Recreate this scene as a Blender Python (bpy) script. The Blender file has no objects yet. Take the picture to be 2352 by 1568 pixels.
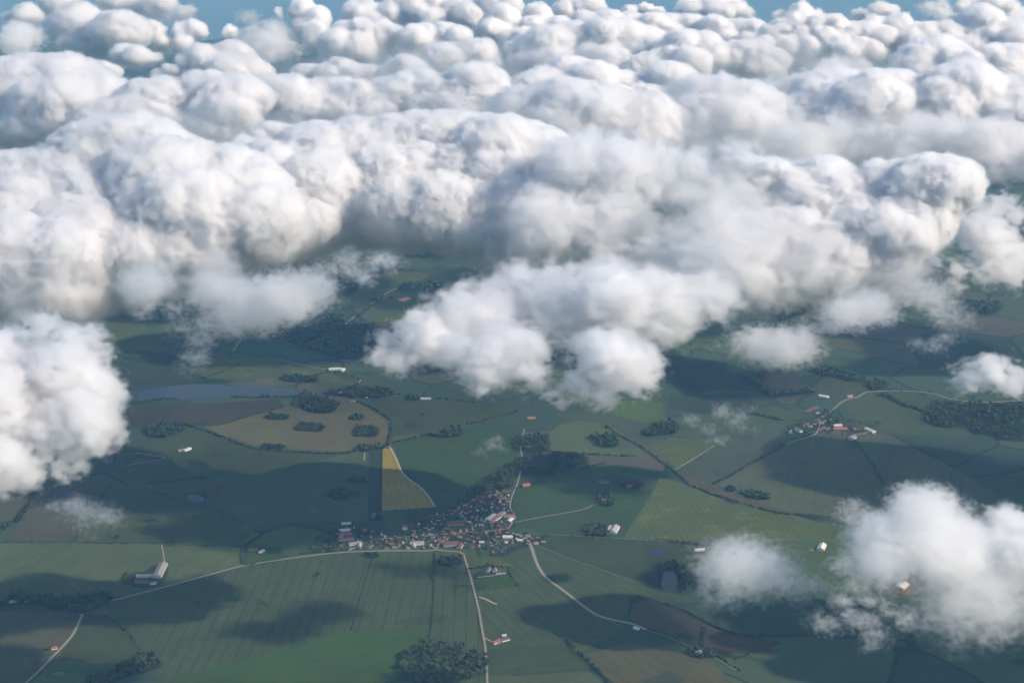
import bpy, bmesh, math, random
import numpy as np
from mathutils import Vector

R = math.radians
sc = bpy.context.scene
COL = sc.collection

# ------------------------------------------------------------------ camera
CAM_H = 1700.0
HFOV = R(36.0)
PITCH = R(17.25)
cam = bpy.data.objects.new('camera', bpy.data.cameras.new('camera'))
COL.objects.link(cam)
cam.location = (0, 0, CAM_H)
cam.rotation_euler = (math.pi / 2 - PITCH, 0, 0)
cam.data.angle = HFOV
cam.data.clip_start = 1.0
cam.data.clip_end = 250000.0
sc.camera = cam

# ------------------------------------------------------------------ sky and sun
SUN = Vector((0.82, -0.13, 0.555)).normalized()
world = bpy.data.worlds.new('World')
sc.world = world
world.use_nodes = True
wn = world.node_tree
sky = wn.nodes.new('ShaderNodeTexSky')
sky.sky_type = 'NISHITA'
sky.sun_disc = False
sky.sun_elevation = math.asin(SUN.z)
sky.sun_rotation = math.atan2(SUN.x, SUN.y)
sky.altitude = 200
sky.dust_density = .4
sky.ozone_density = 1.6
wn.links.new(sky.outputs[0], wn.nodes['Background'].inputs[0])
wn.nodes['Background'].inputs[1].default_value = 0.125
sun = bpy.data.objects.new('sun', bpy.data.lights.new('sun', 'SUN'))
COL.objects.link(sun)
sun.data.energy = 4.2
sun.data.angle = R(0.5)
sun.data.color = (1.0, 0.90, 0.80)
sun.rotation_euler = (-SUN).to_track_quat('-Z', 'Y').to_euler()
sc.view_settings.view_transform = 'Standard'
sc.view_settings.look = 'None'
sc.view_settings.gamma = 1.0
sc.view_settings.exposure = 0.22
sc.view_settings.use_curve_mapping = False
cy = sc.cycles
cy.max_bounces = 20
cy.volume_bounces = 18
cy.diffuse_bounces = 2
cy.glossy_bounces = 1
cy.transparent_max_bounces = 16
cy.volume_step_rate = 2.4
cy.volume_max_steps = 256
cy.use_adaptive_sampling = True
cy.adaptive_threshold = 0.06
cy.use_denoising = True

HAZE_DENSITY = 3.3e-5
HAZE_COLOR = (0.25, 0.57, 1.0)

# ------------------------------------------------------------------ measuring: a point of the photograph (2352 wide) to a point of the land
FY = math.tan(HFOV / 2)
CP, SP = math.cos(PITCH), math.sin(PITCH)


def ray(x, y):
    u = (x - 1176) / 1176 * FY
    v = -(y - 784) / 1176 * FY
    return np.array((u, CP + v * SP, v * CP - SP))


def P(x, y, z=0.0):
    d = ray(x, y)
    return d * ((z - CAM_H) / d[2]) + np.array((0, 0, CAM_H))


def PD(x, y, Y):
    d = ray(x, y)
    return d * (Y / d[1]) + np.array((0, 0, CAM_H))


def mpp(p):
    """metres that one photograph pixel spans at point p"""
    return float(np.linalg.norm(np.array(p) - np.array((0, 0, CAM_H)))) * FY / 1176


# ------------------------------------------------------------------ helpers
def tag(o, label=None, cat=None, group=None, kind=None):
    if label: o['label'] = label
    if cat: o['category'] = cat
    if group: o['group'] = group
    if kind: o['kind'] = kind
    return o


def link(name, me, parent=None, mat=None):
    o = bpy.data.objects.new(name, me)
    COL.objects.link(o)
    if parent is not None: o.parent = parent
    if mat is not None and me is not None and not len(me.materials): me.materials.append(mat)
    return o


def mesh(name, v, f, mats=(), mi=None, smooth=False):
    me = bpy.data.meshes.new(name)
    me.from_pydata([tuple(map(float, p)) for p in v], [], [tuple(q) for q in f])
    for m in mats: me.materials.append(m)
    if mi is not None: me.polygons.foreach_set('material_index', mi)
    if smooth: me.polygons.foreach_set('use_smooth', [True] * len(me.polygons))
    me.update()
    return me


def tri_mesh(name, v, t, mat=None):
    """fast mesh from numpy arrays: v n x 3, t m x 3"""
    me = bpy.data.meshes.new(name)
    v = np.asarray(v, np.float32); t = np.asarray(t, np.int32)
    me.vertices.add(len(v)); me.vertices.foreach_set('co', v.ravel())
    me.loops.add(t.size); me.loops.foreach_set('vertex_index', t.ravel())
    me.polygons.add(len(t)); me.polygons.foreach_set('loop_start', np.arange(0, t.size, 3, dtype=np.int32))
    me.update(calc_edges=True)
    if mat: me.materials.append(mat)
    return me


class NT:
    """small wrapper for building node trees"""
    def __init__(s, tree): s.t = tree; s.N = tree.nodes; s.L = tree.links
    def new(s, t, **kw):
        n = s.N.new(t)
        for k, v in kw.items(): setattr(n, k, v)
        return n
    def put(s, n, i, x):
        if x is None: return
        if isinstance(x, bpy.types.NodeSocket): s.L.new(x, n.inputs[i])
        else: n.inputs[i].default_value = x
    def math(s, op, a, b=None, c=None):
        n = s.new('ShaderNodeMath', operation=op)
        for i, x in enumerate((a, b, c)): s.put(n, i, x)
        return n.outputs[0]
    def vmath(s, op, a, b=None, c=None):
        n = s.new('ShaderNodeVectorMath', operation=op)
        for i, x in enumerate((a, b, c)): s.put(n, i, x)
        return n.outputs['Value'] if op in ('DOT_PRODUCT', 'LENGTH', 'DISTANCE') else n.outputs[0]
    def noise(s, vec, scale, detail=2.0, rough=0.5):
        n = s.new('ShaderNodeTexNoise')
        s.put(n, 'Vector', vec); s.put(n, 'Scale', scale); s.put(n, 'Detail', detail); s.put(n, 'Roughness', rough)
        return n
    def rng(s, x, a, b, c, d, kind='LINEAR'):
        n = s.new('ShaderNodeMapRange', interpolation_type=kind)
        for i, q in enumerate((x, a, b, c, d)): s.put(n, i, q)
        return n.outputs[0]
    def mix(s, f, a, b, blend='MIX'):
        n = s.new('ShaderNodeMix', data_type='RGBA', blend_type=blend)
        s.put(n, 0, f)
        for i, x in ((6, a), (7, b)):
            if isinstance(x, tuple): x = (*x[:3], 1.0)
            s.put(n, i, x)
        return n.outputs[2]


def material(name, color=None, rough=0.9, spec=0.2, jitter=0.0, noise=None):
    m = bpy.data.materials.new(name)
    m.use_nodes = True
    b = m.node_tree.nodes['Principled BSDF']
    b.inputs['Roughness'].default_value = rough
    b.inputs['Specular IOR Level'].default_value = spec
    n = NT(m.node_tree)
    if color is not None:
        b.inputs['Base Color'].default_value = (*color, 1)
        if noise or jitter:
            c = None
            tc = n.new('ShaderNodeTexCoord')
            dark = tuple(q * (1 - (noise or (0, 0))[1]) for q in color); lite = tuple(min(1, q * (1 + (noise or (0, 0))[1])) for q in color)
            if noise:
                c = n.mix(n.noise(tc.outputs['Object'], 1.0 / noise[0], 3).outputs[0], dark, lite)
            if jitter:
                oi = n.new('ShaderNodeObjectInfo')
                h = n.new('ShaderNodeHueSaturation')
                n.put(h, 'Hue', n.rng(oi.outputs['Random'], 0, 1, 0.5 - jitter * 0.12, 0.5 + jitter * 0.12))
                n.put(h, 'Value', n.rng(n.math('FRACT', n.math('MULTIPLY', oi.outputs['Random'], 17.3)), 0, 1, 1 - jitter, 1 + jitter))
                n.put(h, 'Color', c if c is not None else (*color, 1))
                c = h.outputs[0]
            n.L.new(c, b.inputs['Base Color'])
    return m


def field_mat(name, c, c2=None, d=None, spacing=28.0, line=0.5, width=2.6, streak=0.25, seed=0.0, linecol=None, blotch=None):
    """crop: mottled colour, sowing streaks along direction d and tramlines every `spacing` metres"""
    m = bpy.data.materials.new(name); m.use_nodes = True
    n = NT(m.node_tree); b = n.N['Principled BSDF']
    b.inputs['Roughness'].default_value = 0.95; b.inputs['Specular IOR Level'].default_value = 0.1
    g = n.new('ShaderNodeNewGeometry'); pos = n.vmath('ADD', g.outputs['Position'], (seed * 37.1, seed * 91.7, 0))
    c2 = c2 or (c[0] * .72, c[1] * .66, c[2] * .62)
    big = n.noise(pos, 1 / 130.0, 4, 0.6).outputs[0]
    col = n.mix(n.rng(big, 0.35, 0.68, 0, 1), c, c2)
    fine = n.noise(pos, 1 / 9.0, 3, 0.65).outputs[0]
    col = n.mix(n.rng(fine, 0.3, 0.7, 0, 0.5), col, tuple(q * 0.62 for q in c))
    blotch = blotch or (tuple(q * .55 for q in c), 60.0, .57, .5)
    if blotch:
        bn = n.noise(pos, 1 / blotch[1], 3, 0.6).outputs[0]
        col = n.mix(n.rng(bn, blotch[2], blotch[2] + 0.08, 0, blotch[3]), col, blotch[0])
    if d is not None:
        dv = Vector((d[0], d[1], 0)).normalized(); q = Vector((-dv.y, dv.x, 0))
        warp = n.math('MULTIPLY', n.math('SUBTRACT', n.noise(pos, 1 / 160.0, 1).outputs[0], 0.5), 5.0)
        s = n.math('ADD', n.vmath('DOT_PRODUCT', pos, tuple(q)), warp)
        a = n.vmath('DOT_PRODUCT', pos, tuple(dv))
        cv = n.new('ShaderNodeCombineXYZ'); n.put(cv, 0, n.math('MULTIPLY', s, 0.22)); n.put(cv, 1, n.math('MULTIPLY', a, 0.006))
        st = n.noise(cv.outputs[0], 1.0, 3, 0.7).outputs[0]
        col = n.mix(n.rng(st, 0.32, 0.68, 0, streak), col, tuple(min(1, q * 1.5) for q in c))
        fr = n.math('FRACT', n.math('DIVIDE', s, spacing))
        ab = n.math('ABSOLUTE', n.math('SUBTRACT', fr, 0.5))
        ln = n.rng(ab, width / spacing * 0.5, width / spacing * 0.9, min(1.0, line * 1.1), 0.0)
        wear = n.rng(n.noise(pos, 1 / 35.0, 2).outputs[0], 0.3, 0.6, 0.45, 1.0)
        col = n.mix(n.math('MULTIPLY', ln, wear), col, linecol or tuple(q * 0.35 for q in c))
    n.L.new(col, b.inputs['Base Color'])
    return m


def W(poly, z=0.0):
    return [P(x, y, z) for x, y in poly]


def inside(px, py, poly):
    """numpy point-in-polygon"""
    res = np.zeros(len(px), bool); n = len(poly); j = n - 1
    for i in range(n):
        xi, yi = poly[i][:2]; xj, yj = poly[j][:2]
        c = ((yi > py) != (yj > py)) & (px < (xj - xi) * (py - yi) / (yj - yi + 1e-12) + xi)
        res ^= c; j = i
    return res


def scatter(poly, spacing, rng, jitter=0.75, keep=1.0):
    """jittered points inside a land polygon (photograph pixels), world xy"""
    w = np.array(W(poly))
    x0, y0 = w[:, :2].min(0); x1, y1 = w[:, :2].max(0)
    gx, gy = np.meshgrid(np.arange(x0, x1, spacing), np.arange(y0, y1, spacing * 0.9))
    gx = gx + (np.arange(gx.shape[0]) % 2)[:, None] * spacing * 0.5
    p = np.stack([gx.ravel(), gy.ravel()], 1)
    p += (rng.random(p.shape) - 0.5) * spacing * jitter
    k = inside(p[:, 0], p[:, 1], w)
    if keep < 1: k &= rng.random(len(p)) < keep
    return p[k]


def smooth_line(pts, step=12.0):
    """Catmull-Rom through world points, about one point per `step` metres"""
    p = [np.array(q[:2], float) for q in pts]
    p = [2 * p[0] - p[1]] + p + [2 * p[-1] - p[-2]]
    out = []
    for i in range(1, len(p) - 2):
        k = max(2, int(np.linalg.norm(p[i + 1] - p[i]) / step))
        for t in np.arange(k) / k:
            a, b, c, d = p[i - 1], p[i], p[i + 1], p[i + 2]
            out.append(0.5 * (2 * b + (c - a) * t + (2 * a - 5 * b + 4 * c - d) * t * t + (3 * b - a - 3 * c + d) * t ** 3))
    out.append(p[-2])
    return np.array(out)


RND = random.Random(5)
RNG = np.random.default_rng(5)

# ------------------------------------------------------------------ the land
gm = bpy.data.materials.new('farmland_far'); gm.use_nodes = True
n = NT(gm.node_tree); b = n.N['Principled BSDF']; b.inputs['Roughness'].default_value = 0.95; b.inputs['Specular IOR Level'].default_value = 0.1
geo = n.new('ShaderNodeNewGeometry'); pos = geo.outputs['Position']
wv = n.noise(pos, 1 / 700.0, 3).outputs['Color']
wp = n.vmath('MULTIPLY_ADD', wv, (260, 260, 0), pos)
cell = n.new('ShaderNodeTexVoronoi', feature='F1'); n.put(cell, 'Vector', wp); n.put(cell, 'Scale', 1 / 330.0)
rp = n.new('ShaderNodeValToRGB'); e = rp.color_ramp; e.interpolation = 'CONSTANT'
cols = [(.040, .068, .034), (.055, .085, .038), (.034, .060, .032), (.075, .082, .045), (.048, .078, .036), (.085, .078, .055), (.060, .098, .036), (.038, .066, .036)]
for i, c in enumerate(cols):
    s = e.elements[i] if i < 2 else e.elements.new(i / len(cols))
    s.position = i / len(cols); s.color = (*c, 1)
sp = n.new('ShaderNodeSeparateColor'); n.L.new(cell.outputs['Color'], sp.inputs[0]); n.L.new(sp.outputs[0], rp.inputs[0])
edge = n.new('ShaderNodeTexVoronoi', feature='DISTANCE_TO_EDGE'); n.put(edge, 'Vector', wp); n.put(edge, 'Scale', 1 / 330.0)
col = n.mix(n.rng(edge.outputs['Distance'], 0.010, 0.022, 0.9, 0.0), rp.outputs[0], (.016, .028, .016))
col = n.mix(n.rng(n.noise(pos, 1 / 90.0, 4, 0.6).outputs[0], 0.35, 0.7, 0, 0.35), col, (.03, .05, .028))
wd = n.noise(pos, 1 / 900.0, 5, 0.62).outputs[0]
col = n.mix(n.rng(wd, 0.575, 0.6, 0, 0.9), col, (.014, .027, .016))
n.L.new(col, b.inputs['Base Color'])
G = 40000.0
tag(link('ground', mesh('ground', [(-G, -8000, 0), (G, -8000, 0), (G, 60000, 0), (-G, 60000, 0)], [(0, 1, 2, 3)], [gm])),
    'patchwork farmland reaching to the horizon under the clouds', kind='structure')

sm = bpy.data.materials.new('sea_water'); sm.use_nodes = True
n = NT(sm.node_tree); b = n.N['Principled BSDF']
b.inputs['Base Color'].default_value = (.020, .10, .145, 1); b.inputs['Roughness'].default_value = .35; b.inputs['IOR'].default_value = 1.33
coast = [(-G, 15600), (-9000, 15300), (-6500, 14700), (-5000, 15100), (-4000, 14500), (-3200, 14900), (-2300, 15600), (-1500, 15100), (-700, 15700), (300, 16300), (1300, 15800), (2200, 15000), (3000, 14600), (3900, 15200), (5000, 14800), (6200, 15500), (8000, 15000), (12000, 15600), (G, 15200)]
cl_ = [(x + 160 * math.sin(x / 170), y + 130 * math.sin(x / 120)) for i in range(len(coast) - 1) for x, y in [(coast[i][0] + (coast[i + 1][0] - coast[i][0]) * k / 12, coast[i][1] + (coast[i + 1][1] - coast[i][1]) * k / 12) for k in range(12)]]
sv = [(x, y, 1.5) for x, y in cl_] + [(G, 15200, 1.5), (G, 59900, 1.5), (-G, 59900, 1.5)]
tag(link('sea', mesh('sea', sv, [tuple(range(len(sv)))], [sm])), 'blue sea beyond the far coast, seen in the gaps at the top', kind='structure')

# colours of the crops (reflectance)
WHEAT = (0.0557, 0.0791, 0.0313); WHEAT2 = (0.0467, 0.0672, 0.0242)
GRASS = (0.0423, 0.0846, 0.0166); LUSH = (0.0358, 0.0690, 0.0219); PALE = (0.0745, 0.1058, 0.0430)
OLIVE = (0.0815, 0.0791, 0.0313); BROWN = (0.0696, 0.0607, 0.0328); DKBROWN = (0.0546, 0.0506, 0.0289); RAPE = (.26, .20, .028)
MEADOW = (0.0696, 0.0966, 0.0282); DARK = (0.0338, 0.0552, 0.0282); SOIL = (.12, .095, .075); BRIGHT = (0.0745, 0.1242, 0.0313)
# label, polygon in photograph pixels, colour, direction of the tramlines (two photograph points), spacing, line strength
FIELDS = [
 ('large striped wheat field below the village road', [(235,1388),(375,1351),(560,1301),(700,1280),(800,1270),(985,1266),(999,1266),(997,1340),(990,1443),(800,1450),(640,1490),(430,1551),(375,1580),(330,1500),(290,1440)], WHEAT, ((900,1290),(860,1440)), 28, .55),
 ('smooth dark green grass field in the foreground', [(375,1590),(430,1551),(640,1490),(800,1450),(986,1443),(990,1456),(928,1508),(918,1535),(930,1600),(400,1600)], GRASS, ((430,1551),(640,1490)), 30, .12),
 ('wheat strip between the hedge line and the narrow lane', [(1001,1312),(1076,1308),(1100,1410),(1112,1470),(1118,1600),(985,1600),(991,1443)], WHEAT, ((1050,1320),(1046,1470)), 28, .55),
 ('small green paddock south of the village street', [(1001,1268),(1062,1270),(1075,1306),(1001,1310)], MEADOW, None, 0, 0),
 ('rough meadow east of the lane under the village', [(1068,1276),(1110,1280),(1150,1278),(1190,1300),(1175,1308),(1082,1312)], MEADOW, None, 0, 0),
 ('striped wheat field left of the curving road', [(1150,1282),(1190,1262),(1222,1258),(1240,1305),(1262,1334),(1300,1362),(1370,1416),(1440,1436),(1330,1500),(1290,1478),(1112,1490),(1098,1392),(1085,1352),(1170,1318),(1186,1306)], WHEAT, ((1180,1300),(1290,1400)), 27, .5),
 ('dark green lawn field beside the white farmhouse', [(1084,1330),(1170,1322),(1190,1345),(1092,1358)], GRASS, None, 0, 0),
 ('green field below the small lane farm', [(1118,1500),(1290,1482),(1330,1500),(1352,1536),(1122,1552)], WHEAT2, ((1118,1500),(1290,1482)), 30, .3),
 ('pale green strip at the bottom edge', [(1120,1556),(1352,1540),(1392,1572),(1410,1600),(1120,1600)], PALE, None, 0, 0),
 ('olive yellow field crossed by tramlines', [(1340,1503),(1448,1474),(1580,1502),(1640,1524),(1720,1600),(1425,1600),(1404,1566)], OLIVE, ((1360,1510),(1480,1590)), 30, .35),
 ('dark brown field under the cloud shadow', [(1442,1418),(1462,1372),(1570,1402),(1660,1446),(1785,1474),(1768,1500),(1640,1500),(1586,1462),(1480,1440)], BROWN, ((1462,1372),(1570,1402)), 30, .25),
 ('wheat field right of the curving road', [(1230,1256),(1300,1284),(1480,1344),(1570,1370),(1460,1372),(1430,1428),(1374,1408),(1298,1352),(1258,1318),(1240,1288)], WHEAT, ((1245,1270),(1420,1350)), 26, .45),
 ('dark meadow around the two ponds', [(1240,1250),(1290,1228),(1440,1240),(1600,1254),(1680,1262),(1660,1300),(1610,1360),(1572,1368),(1482,1340),(1302,1280)], WHEAT2, None, 0, 0),
 ('light green hillside with pale streaks', [(1496,1134),(1516,1094),(1560,1108),(1680,1156),(1816,1181),(1940,1215),(1900,1240),(1626,1240),(1430,1236)], MEADOW, ((1560,1130),(1620,1220)), 16, .3),
 ('dark green hill field above the village', [(1178,1204),(1177,1164),(1188,1126),(1301,1086),(1391,1066),(1456,1070),(1536,1086),(1556,1106),(1516,1096),(1496,1134),(1430,1236),(1256,1226)], LUSH, ((1178,1204),(1400,1140)), 30, .2),
 ('large pale tramlined field below the second village', [(1646,1110),(1676,1096),(1796,1026),(1861,1000),(1941,995),(2026,1006),(2200,1080),(2352,1170),(2352,1230),(2226,1160),(1926,1188),(1816,1176),(1700,1152)], (.076,.092,.044), ((1800,1040),(1760,1150)), 30, .24),
 ('brown valley strip of dry grass', [(1551,1082),(1600,1092),(1650,1118),(1730,1150),(1820,1176),(1810,1186),(1720,1162),(1640,1136),(1580,1112)], (.084,.080,.046), None, 0, 0),
 ('green field inside the lane bend', [(1496,1029),(1536,1004),(1616,1009),(1642,1024),(1588,1062),(1552,1074),(1506,1040)], MEADOW, ((1510,1035),(1600,1010)), 22, .25),
 ('rough pasture by the bushy track', [(1600,1050),(1676,1004),(1776,994),(1801,1019),(1666,1094),(1636,1109),(1566,1079)], (.062,.082,.045), None, 0, 0),
 ('light field around the round copse', [(1261,994),(1286,974),(1341,964),(1401,979),(1456,1014),(1486,1039),(1446,1049),(1261,1036)], PALE, ((1270,1000),(1440,1020)), 24, .3),
 ('bright green field below the big cloud', [(1436,919),(1521,924),(1531,969),(1476,969),(1376,946)], BRIGHT, None, 0, 0),
 ('long pasture under the bright green field', [(1270,950),(1376,948),(1480,971),(1600,985),(1620,1006),(1536,1002),(1490,1026),(1458,1012),(1401,976),(1300,960)], (.060,.085,.045), None, 0, 0),
 ('wheat field beside the winding upper road', [(1926,930),(1996,902),(2126,910),(2176,944),(2116,964),(2121,979),(2216,984),(2236,1002),(2026,997),(1976,969)], WHEAT, ((1960,930),(2100,990)), 30, .3),
 ('field above the winding upper road', [(1866,894),(1900,860),(1980,868),(2010,890),(1990,900),(1930,920),(1880,915)], WHEAT2, ((1900,870),(1890,910)), 26, .35),
 ('dull brown square field with dark hedges', [(1726,859),(1811,859),(1866,894),(1766,904)], DKBROWN, None, 0, 0),
 ('green strips west of the second village', [(1731,935),(1856,944),(1866,969),(1796,964),(1741,952)], WHEAT, None, 0, 0),
 ('dark field behind the second village', [(1540,905),(1720,905),(1731,930),(1740,952),(1600,950),(1532,935)], DARK, None, 0, 0),
 ('brown field with square plantations', [(465,979),(650,936),(700,926),(780,930),(820,922),(893,964),(888,1022),(790,1037),(600,1029),(510,999)], (.104,.100,.044), ((470,980),(880,1000)), 34, .15),
 ('dull brown field along the lake hedge', [(265,946),(350,931),(640,918),(652,934),(500,974),(430,972),(270,986)], DKBROWN, None, 0, 0),
 ('rolling green field below the brown field', [(365,1014),(430,981),(470,989),(585,1033),(770,1046),(600,1089),(280,1104),(240,1070)], WHEAT2, ((300,1095),(760,1050)), 28, .25),
 ('broad striped wheat field left of the yellow field', [(280,1109),(600,1090),(780,1046),(846,1036),(845,1198),(560,1199),(500,1168),(320,1112)], (.060,.094,.046), ((600,1120),(840,1060)), 26, .35),
 ('dark green strip beside the yellow field', [(847,1036),(878,1031),(876,1190),(846,1198)], DARK, ((862,1040),(860,1190)), 9, .4),
 ('yellow flowering field narrowing toward the village', [(879,1030),(898,1030),(910,1052),(924,1086),(964,1121),(998,1164),(877,1173)], RAPE, ((890,1040),(930,1165)), 18, .3),
 ('sandy grass patch behind the village gardens', [(877,1175),(925,1176),(953,1205),(944,1226),(890,1212)], MEADOW, None, 0, 0),
 ('deep green field right of the curved lane', [(900,1020),(1000,994),(1190,962),(1200,1000),(1186,1058),(1090,1120),(1050,1158),(1004,1166),(967,1116),(928,1082)], LUSH, ((930,1060),(1180,1000)), 30, .18),
 ('green field above the long hedge', [(862,935),(900,905),(1180,938),(1190,956),(1000,988),(902,1014),(897,966)], WHEAT2, ((905,1010),(1180,945)), 28, .25),
 ('striped field below the small round pond', [(260,1110),(310,1120),(500,1174),(600,1202),(555,1252),(170,1243),(215,1164)], WHEAT, ((380,1140),(330,1240)), 28, .35),
 ('greyish fallow field under the thin cloud', [(20,1242),(42,1199),(95,1134),(150,1109),(258,1110),(213,1164),(168,1242)], (.085,.088,.052), None, 0, 0),
 ('light field along the left edge above the farm', [(-40,1247),(370,1249),(553,1256),(560,1297),(375,1347),(235,1376),(-40,1380)], (.078,.108,.046), ((0,1300),(60,1250)), 30, .2),  # sunlit tone put into the lighter crop colour
 ('paddock of the walled farmstead', [(555,1256),(645,1256),(650,1284),(566,1297)], GRASS, None, 0, 0),
 ('pale olive field in the lower left corner', [(-40,1405),(188,1404),(166,1462),(120,1512),(60,1570),(-40,1600)], (.088,.094,.048), None, 0, 0),
 ('bright green strip at the bottom left', [(130,1516),(300,1519),(296,1530),(200,1572),(160,1600),(40,1600),(66,1572)], BRIGHT, None, 0, 0),
 ('striped field left of the winding ditch', [(196,1412),(242,1412),(318,1486),(300,1516),(132,1513),(168,1466)], WHEAT2, ((200,1500),(290,1440)), 26, .3),
 ('pale green field beyond the left cloud', [(180,735),(350,740),(330,775),(395,808),(280,806),(240,770)], PALE, None, 0, 0),
 ('bluish green sloping field under the thin arm of cloud', [(505,804),(550,784),(650,789),(710,814),(710,836),(640,826)], (.040,.095,.050), None, 0, 0),
 ('dark field above the lake', [(280,809),(415,809),(385,839),(470,872),(440,880),(270,886)], DARK, None, 0, 0),
 ('sunlit slope above the lake', [(500,815),(640,829),(740,849),(722,877),(565,877),(470,868),(440,850)], MEADOW, None, 0, 0),
 ('grass field by the lakeside farm road', [(725,880),(745,852),(830,860),(880,880),(860,900),(770,898)], MEADOW, None, 0, 0),
 ('green field with sandy tracks in the cloud gap', [(910,622),(1000,627),(925,663),(812,680),(830,655)], MEADOW, None, 0, 0),
 ('dark field in the cloud gap', [(1000,628),(1110,600),(1180,625),(1140,660),(930,664)], DARK, None, 0, 0),
 ('pale square lot in the cloud gap', [(1040,574),(1082,574),(1090,584),(1042,586)], (.22,.17,.13), None, 0, 0),
 ('reddish ploughed lot in the cloud gap', [(912,688),(935,682),(945,686),(925,694)], (.22,.13,.10), None, 0, 0),
 ('yellowish square meadow in the cloud gap', [(868,728),(912,726),(905,742),(868,742)], (.10,.11,.045), None, 0, 0),
 ('rough pasture with the round pond', [(322,1118),(380,1100),(470,1096),(520,1112),(500,1150),(476,1164),(420,1150)], (.066,.088,.040), None, 0, 0),
 ('dark trampled yard of the long barn farm', [(284,1340),(292,1318),(330,1312),(352,1298),(388,1290),(386,1318),(372,1342),(330,1352)], (.040,.058,.030), None, 0, 0),
 ('pale grass strip inside the diamond of the pond copse', [(738,1136),(782,1116),(838,1134),(790,1154)], (.052,.066,.034), None, 0, 0),
 ('pale diamond of grass around the small copse', [(776,1104),(806,1090),(854,1102),(822,1116)], (.064,.088,.038), None, 0, 0),
 ('dark square of young trees beside the lane', [(930,968),(956,968),(958,984),(932,984)], (.030,.05,.026), None, 0, 0),
 ('pale strip at the foot of the green upper field', [(903,1004),(985,990),(960,1000),(902,1016)], PALE, None, 0, 0),
 ('tan dry patch above the village estate', [(1124,1092),(1160,1092),(1156,1104),(1120,1104)], (.11,.095,.06), None, 0, 0),
 ('wet dark hollow in the olive field', [(1480,1560),(1540,1540),(1575,1560),(1530,1600),(1470,1590)], (.052,.066,.034), None, 0, 0),
 ('sandy lot at the second village', [(1868,964),(1888,961),(1896,969),(1879,974)], (.34,.27,.20), None, 0, 0),
 ('rusty fallow strip at the second village', [(1845,945),(1872,932),(1885,936),(1860,947)], (.17,.11,.085), None, 0, 0),
]
for i, (lab, poly, c, dr, spc, ln) in enumerate(FIELDS):
    z = 0.25 + 0.012 * i
    w = W(poly)
    d = None
    if dr: a_, b_ = P(*dr[0]), P(*dr[1]); d = (b_ - a_)[:2]
    kw = dict(seed=i * 1.7)
    if d is not None: kw.update(d=d, spacing=spc, line=ln, streak=.3)
    if c == RAPE: kw.update(c2=(.17, .145, .026))
    if c == MEADOW: kw['blotch'] = ((.13, .125, .04), 70.0, .56, .5)
    if 'pale streaks' in lab: kw['linecol'] = (.12, .15, .045)
    m = field_mat('crop', c, **kw)
    me = mesh('field', [(p[0], p[1], z) for p in w], [tuple(range(len(w)))], [m])
    tag(link('field', me), lab, kind='structure')

# ------------------------------------------------------------------ lake and ponds
wm = bpy.data.materials.new('lake_water'); wm.use_nodes = True
nn = NT(wm.node_tree); bb = nn.N['Principled BSDF']
bb.inputs['Base Color'].default_value = (.012, .026, .042, 1); bb.inputs['Roughness'].default_value = 0.18; bb.inputs['IOR'].default_value = 1.33
bp = nn.new('ShaderNodeBump'); bp.inputs['Strength'].default_value = .25; bp.inputs['Distance'].default_value = .3
gg = nn.new('ShaderNodeNewGeometry'); nn.L.new(nn.noise(gg.outputs['Position'], 1 / 5.0, 3).outputs[0], bp.inputs['Height']); nn.L.new(bp.outputs[0], bb.inputs['Normal'])


def outline(pts, step=10, wob=0.0):
    l = smooth_line([P(*p) for p in pts + pts[:1]], step)[:-1]
    if wob: l = l + (RNG.random(l.shape) - .5) * wob
    return l


for lab, pts, nm in [
    ('long narrow grey blue lake beside the left cloud', [(190,945),(230,915),(270,904),(350,893),(400,886),(460,882),(530,886),(625,890),(680,896),(692,902),(680,908),(610,910),(530,915),(470,919),(440,921),(405,916),(370,914),(310,926),(250,940)], 'lake'),
    ('small dark pond in the striped field', [(428,1142),(440,1136),(458,1138),(470,1146),(462,1153),(440,1152)], 'pond'),
    ('small blue pond below the dark meadow hedge', [(1480,1264),(1500,1258),(1525,1266),(1528,1280),(1502,1280)], 'pond'),
    ('long blue pond in the trees beside the lower cloud', [(1524,1312),(1545,1308),(1556,1330),(1552,1352),(1535,1362),(1520,1345)], 'pond'),
    ('grey pond in the hill field', [(1368,1105),(1380,1101),(1395,1104),(1404,1109),(1385,1111)], 'pond'),
    ('tiny pond by the square copse', [(755,1140),(768,1136),(782,1140),(770,1147)], 'pond'),
    ('tiny pond beside the dark strip', [(700,1170),(715,1166),(732,1172),(716,1178)], 'pond'),
    ('pond in the small wood of the cloud gap', [(826,730),(836,722),(850,728),(842,733)], 'pond')]:
    l = outline(pts, 14 if nm == 'lake' else 5, 2.0)
    me = mesh(nm, [(p[0], p[1], 1.15) for p in l], [tuple(range(len(l)))], [wm])
    tag(link(nm, me), lab, kind='structure')

# ------------------------------------------------------------------ roads and tracks
ASPH = material('pale_asphalt', (.25, .225, .21), .9, .2, noise=(9, .3))
GRAV = material('gravel_track', (.36, .31, .24), .95, .1, noise=(10, .2))
DIRT = material('worn_track', (.19, .165, .115), .95, .1, noise=(12, .25))
VERGE = material('grass_verge', (.075, .095, .04), .95, .1, noise=(10, .3))


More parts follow.
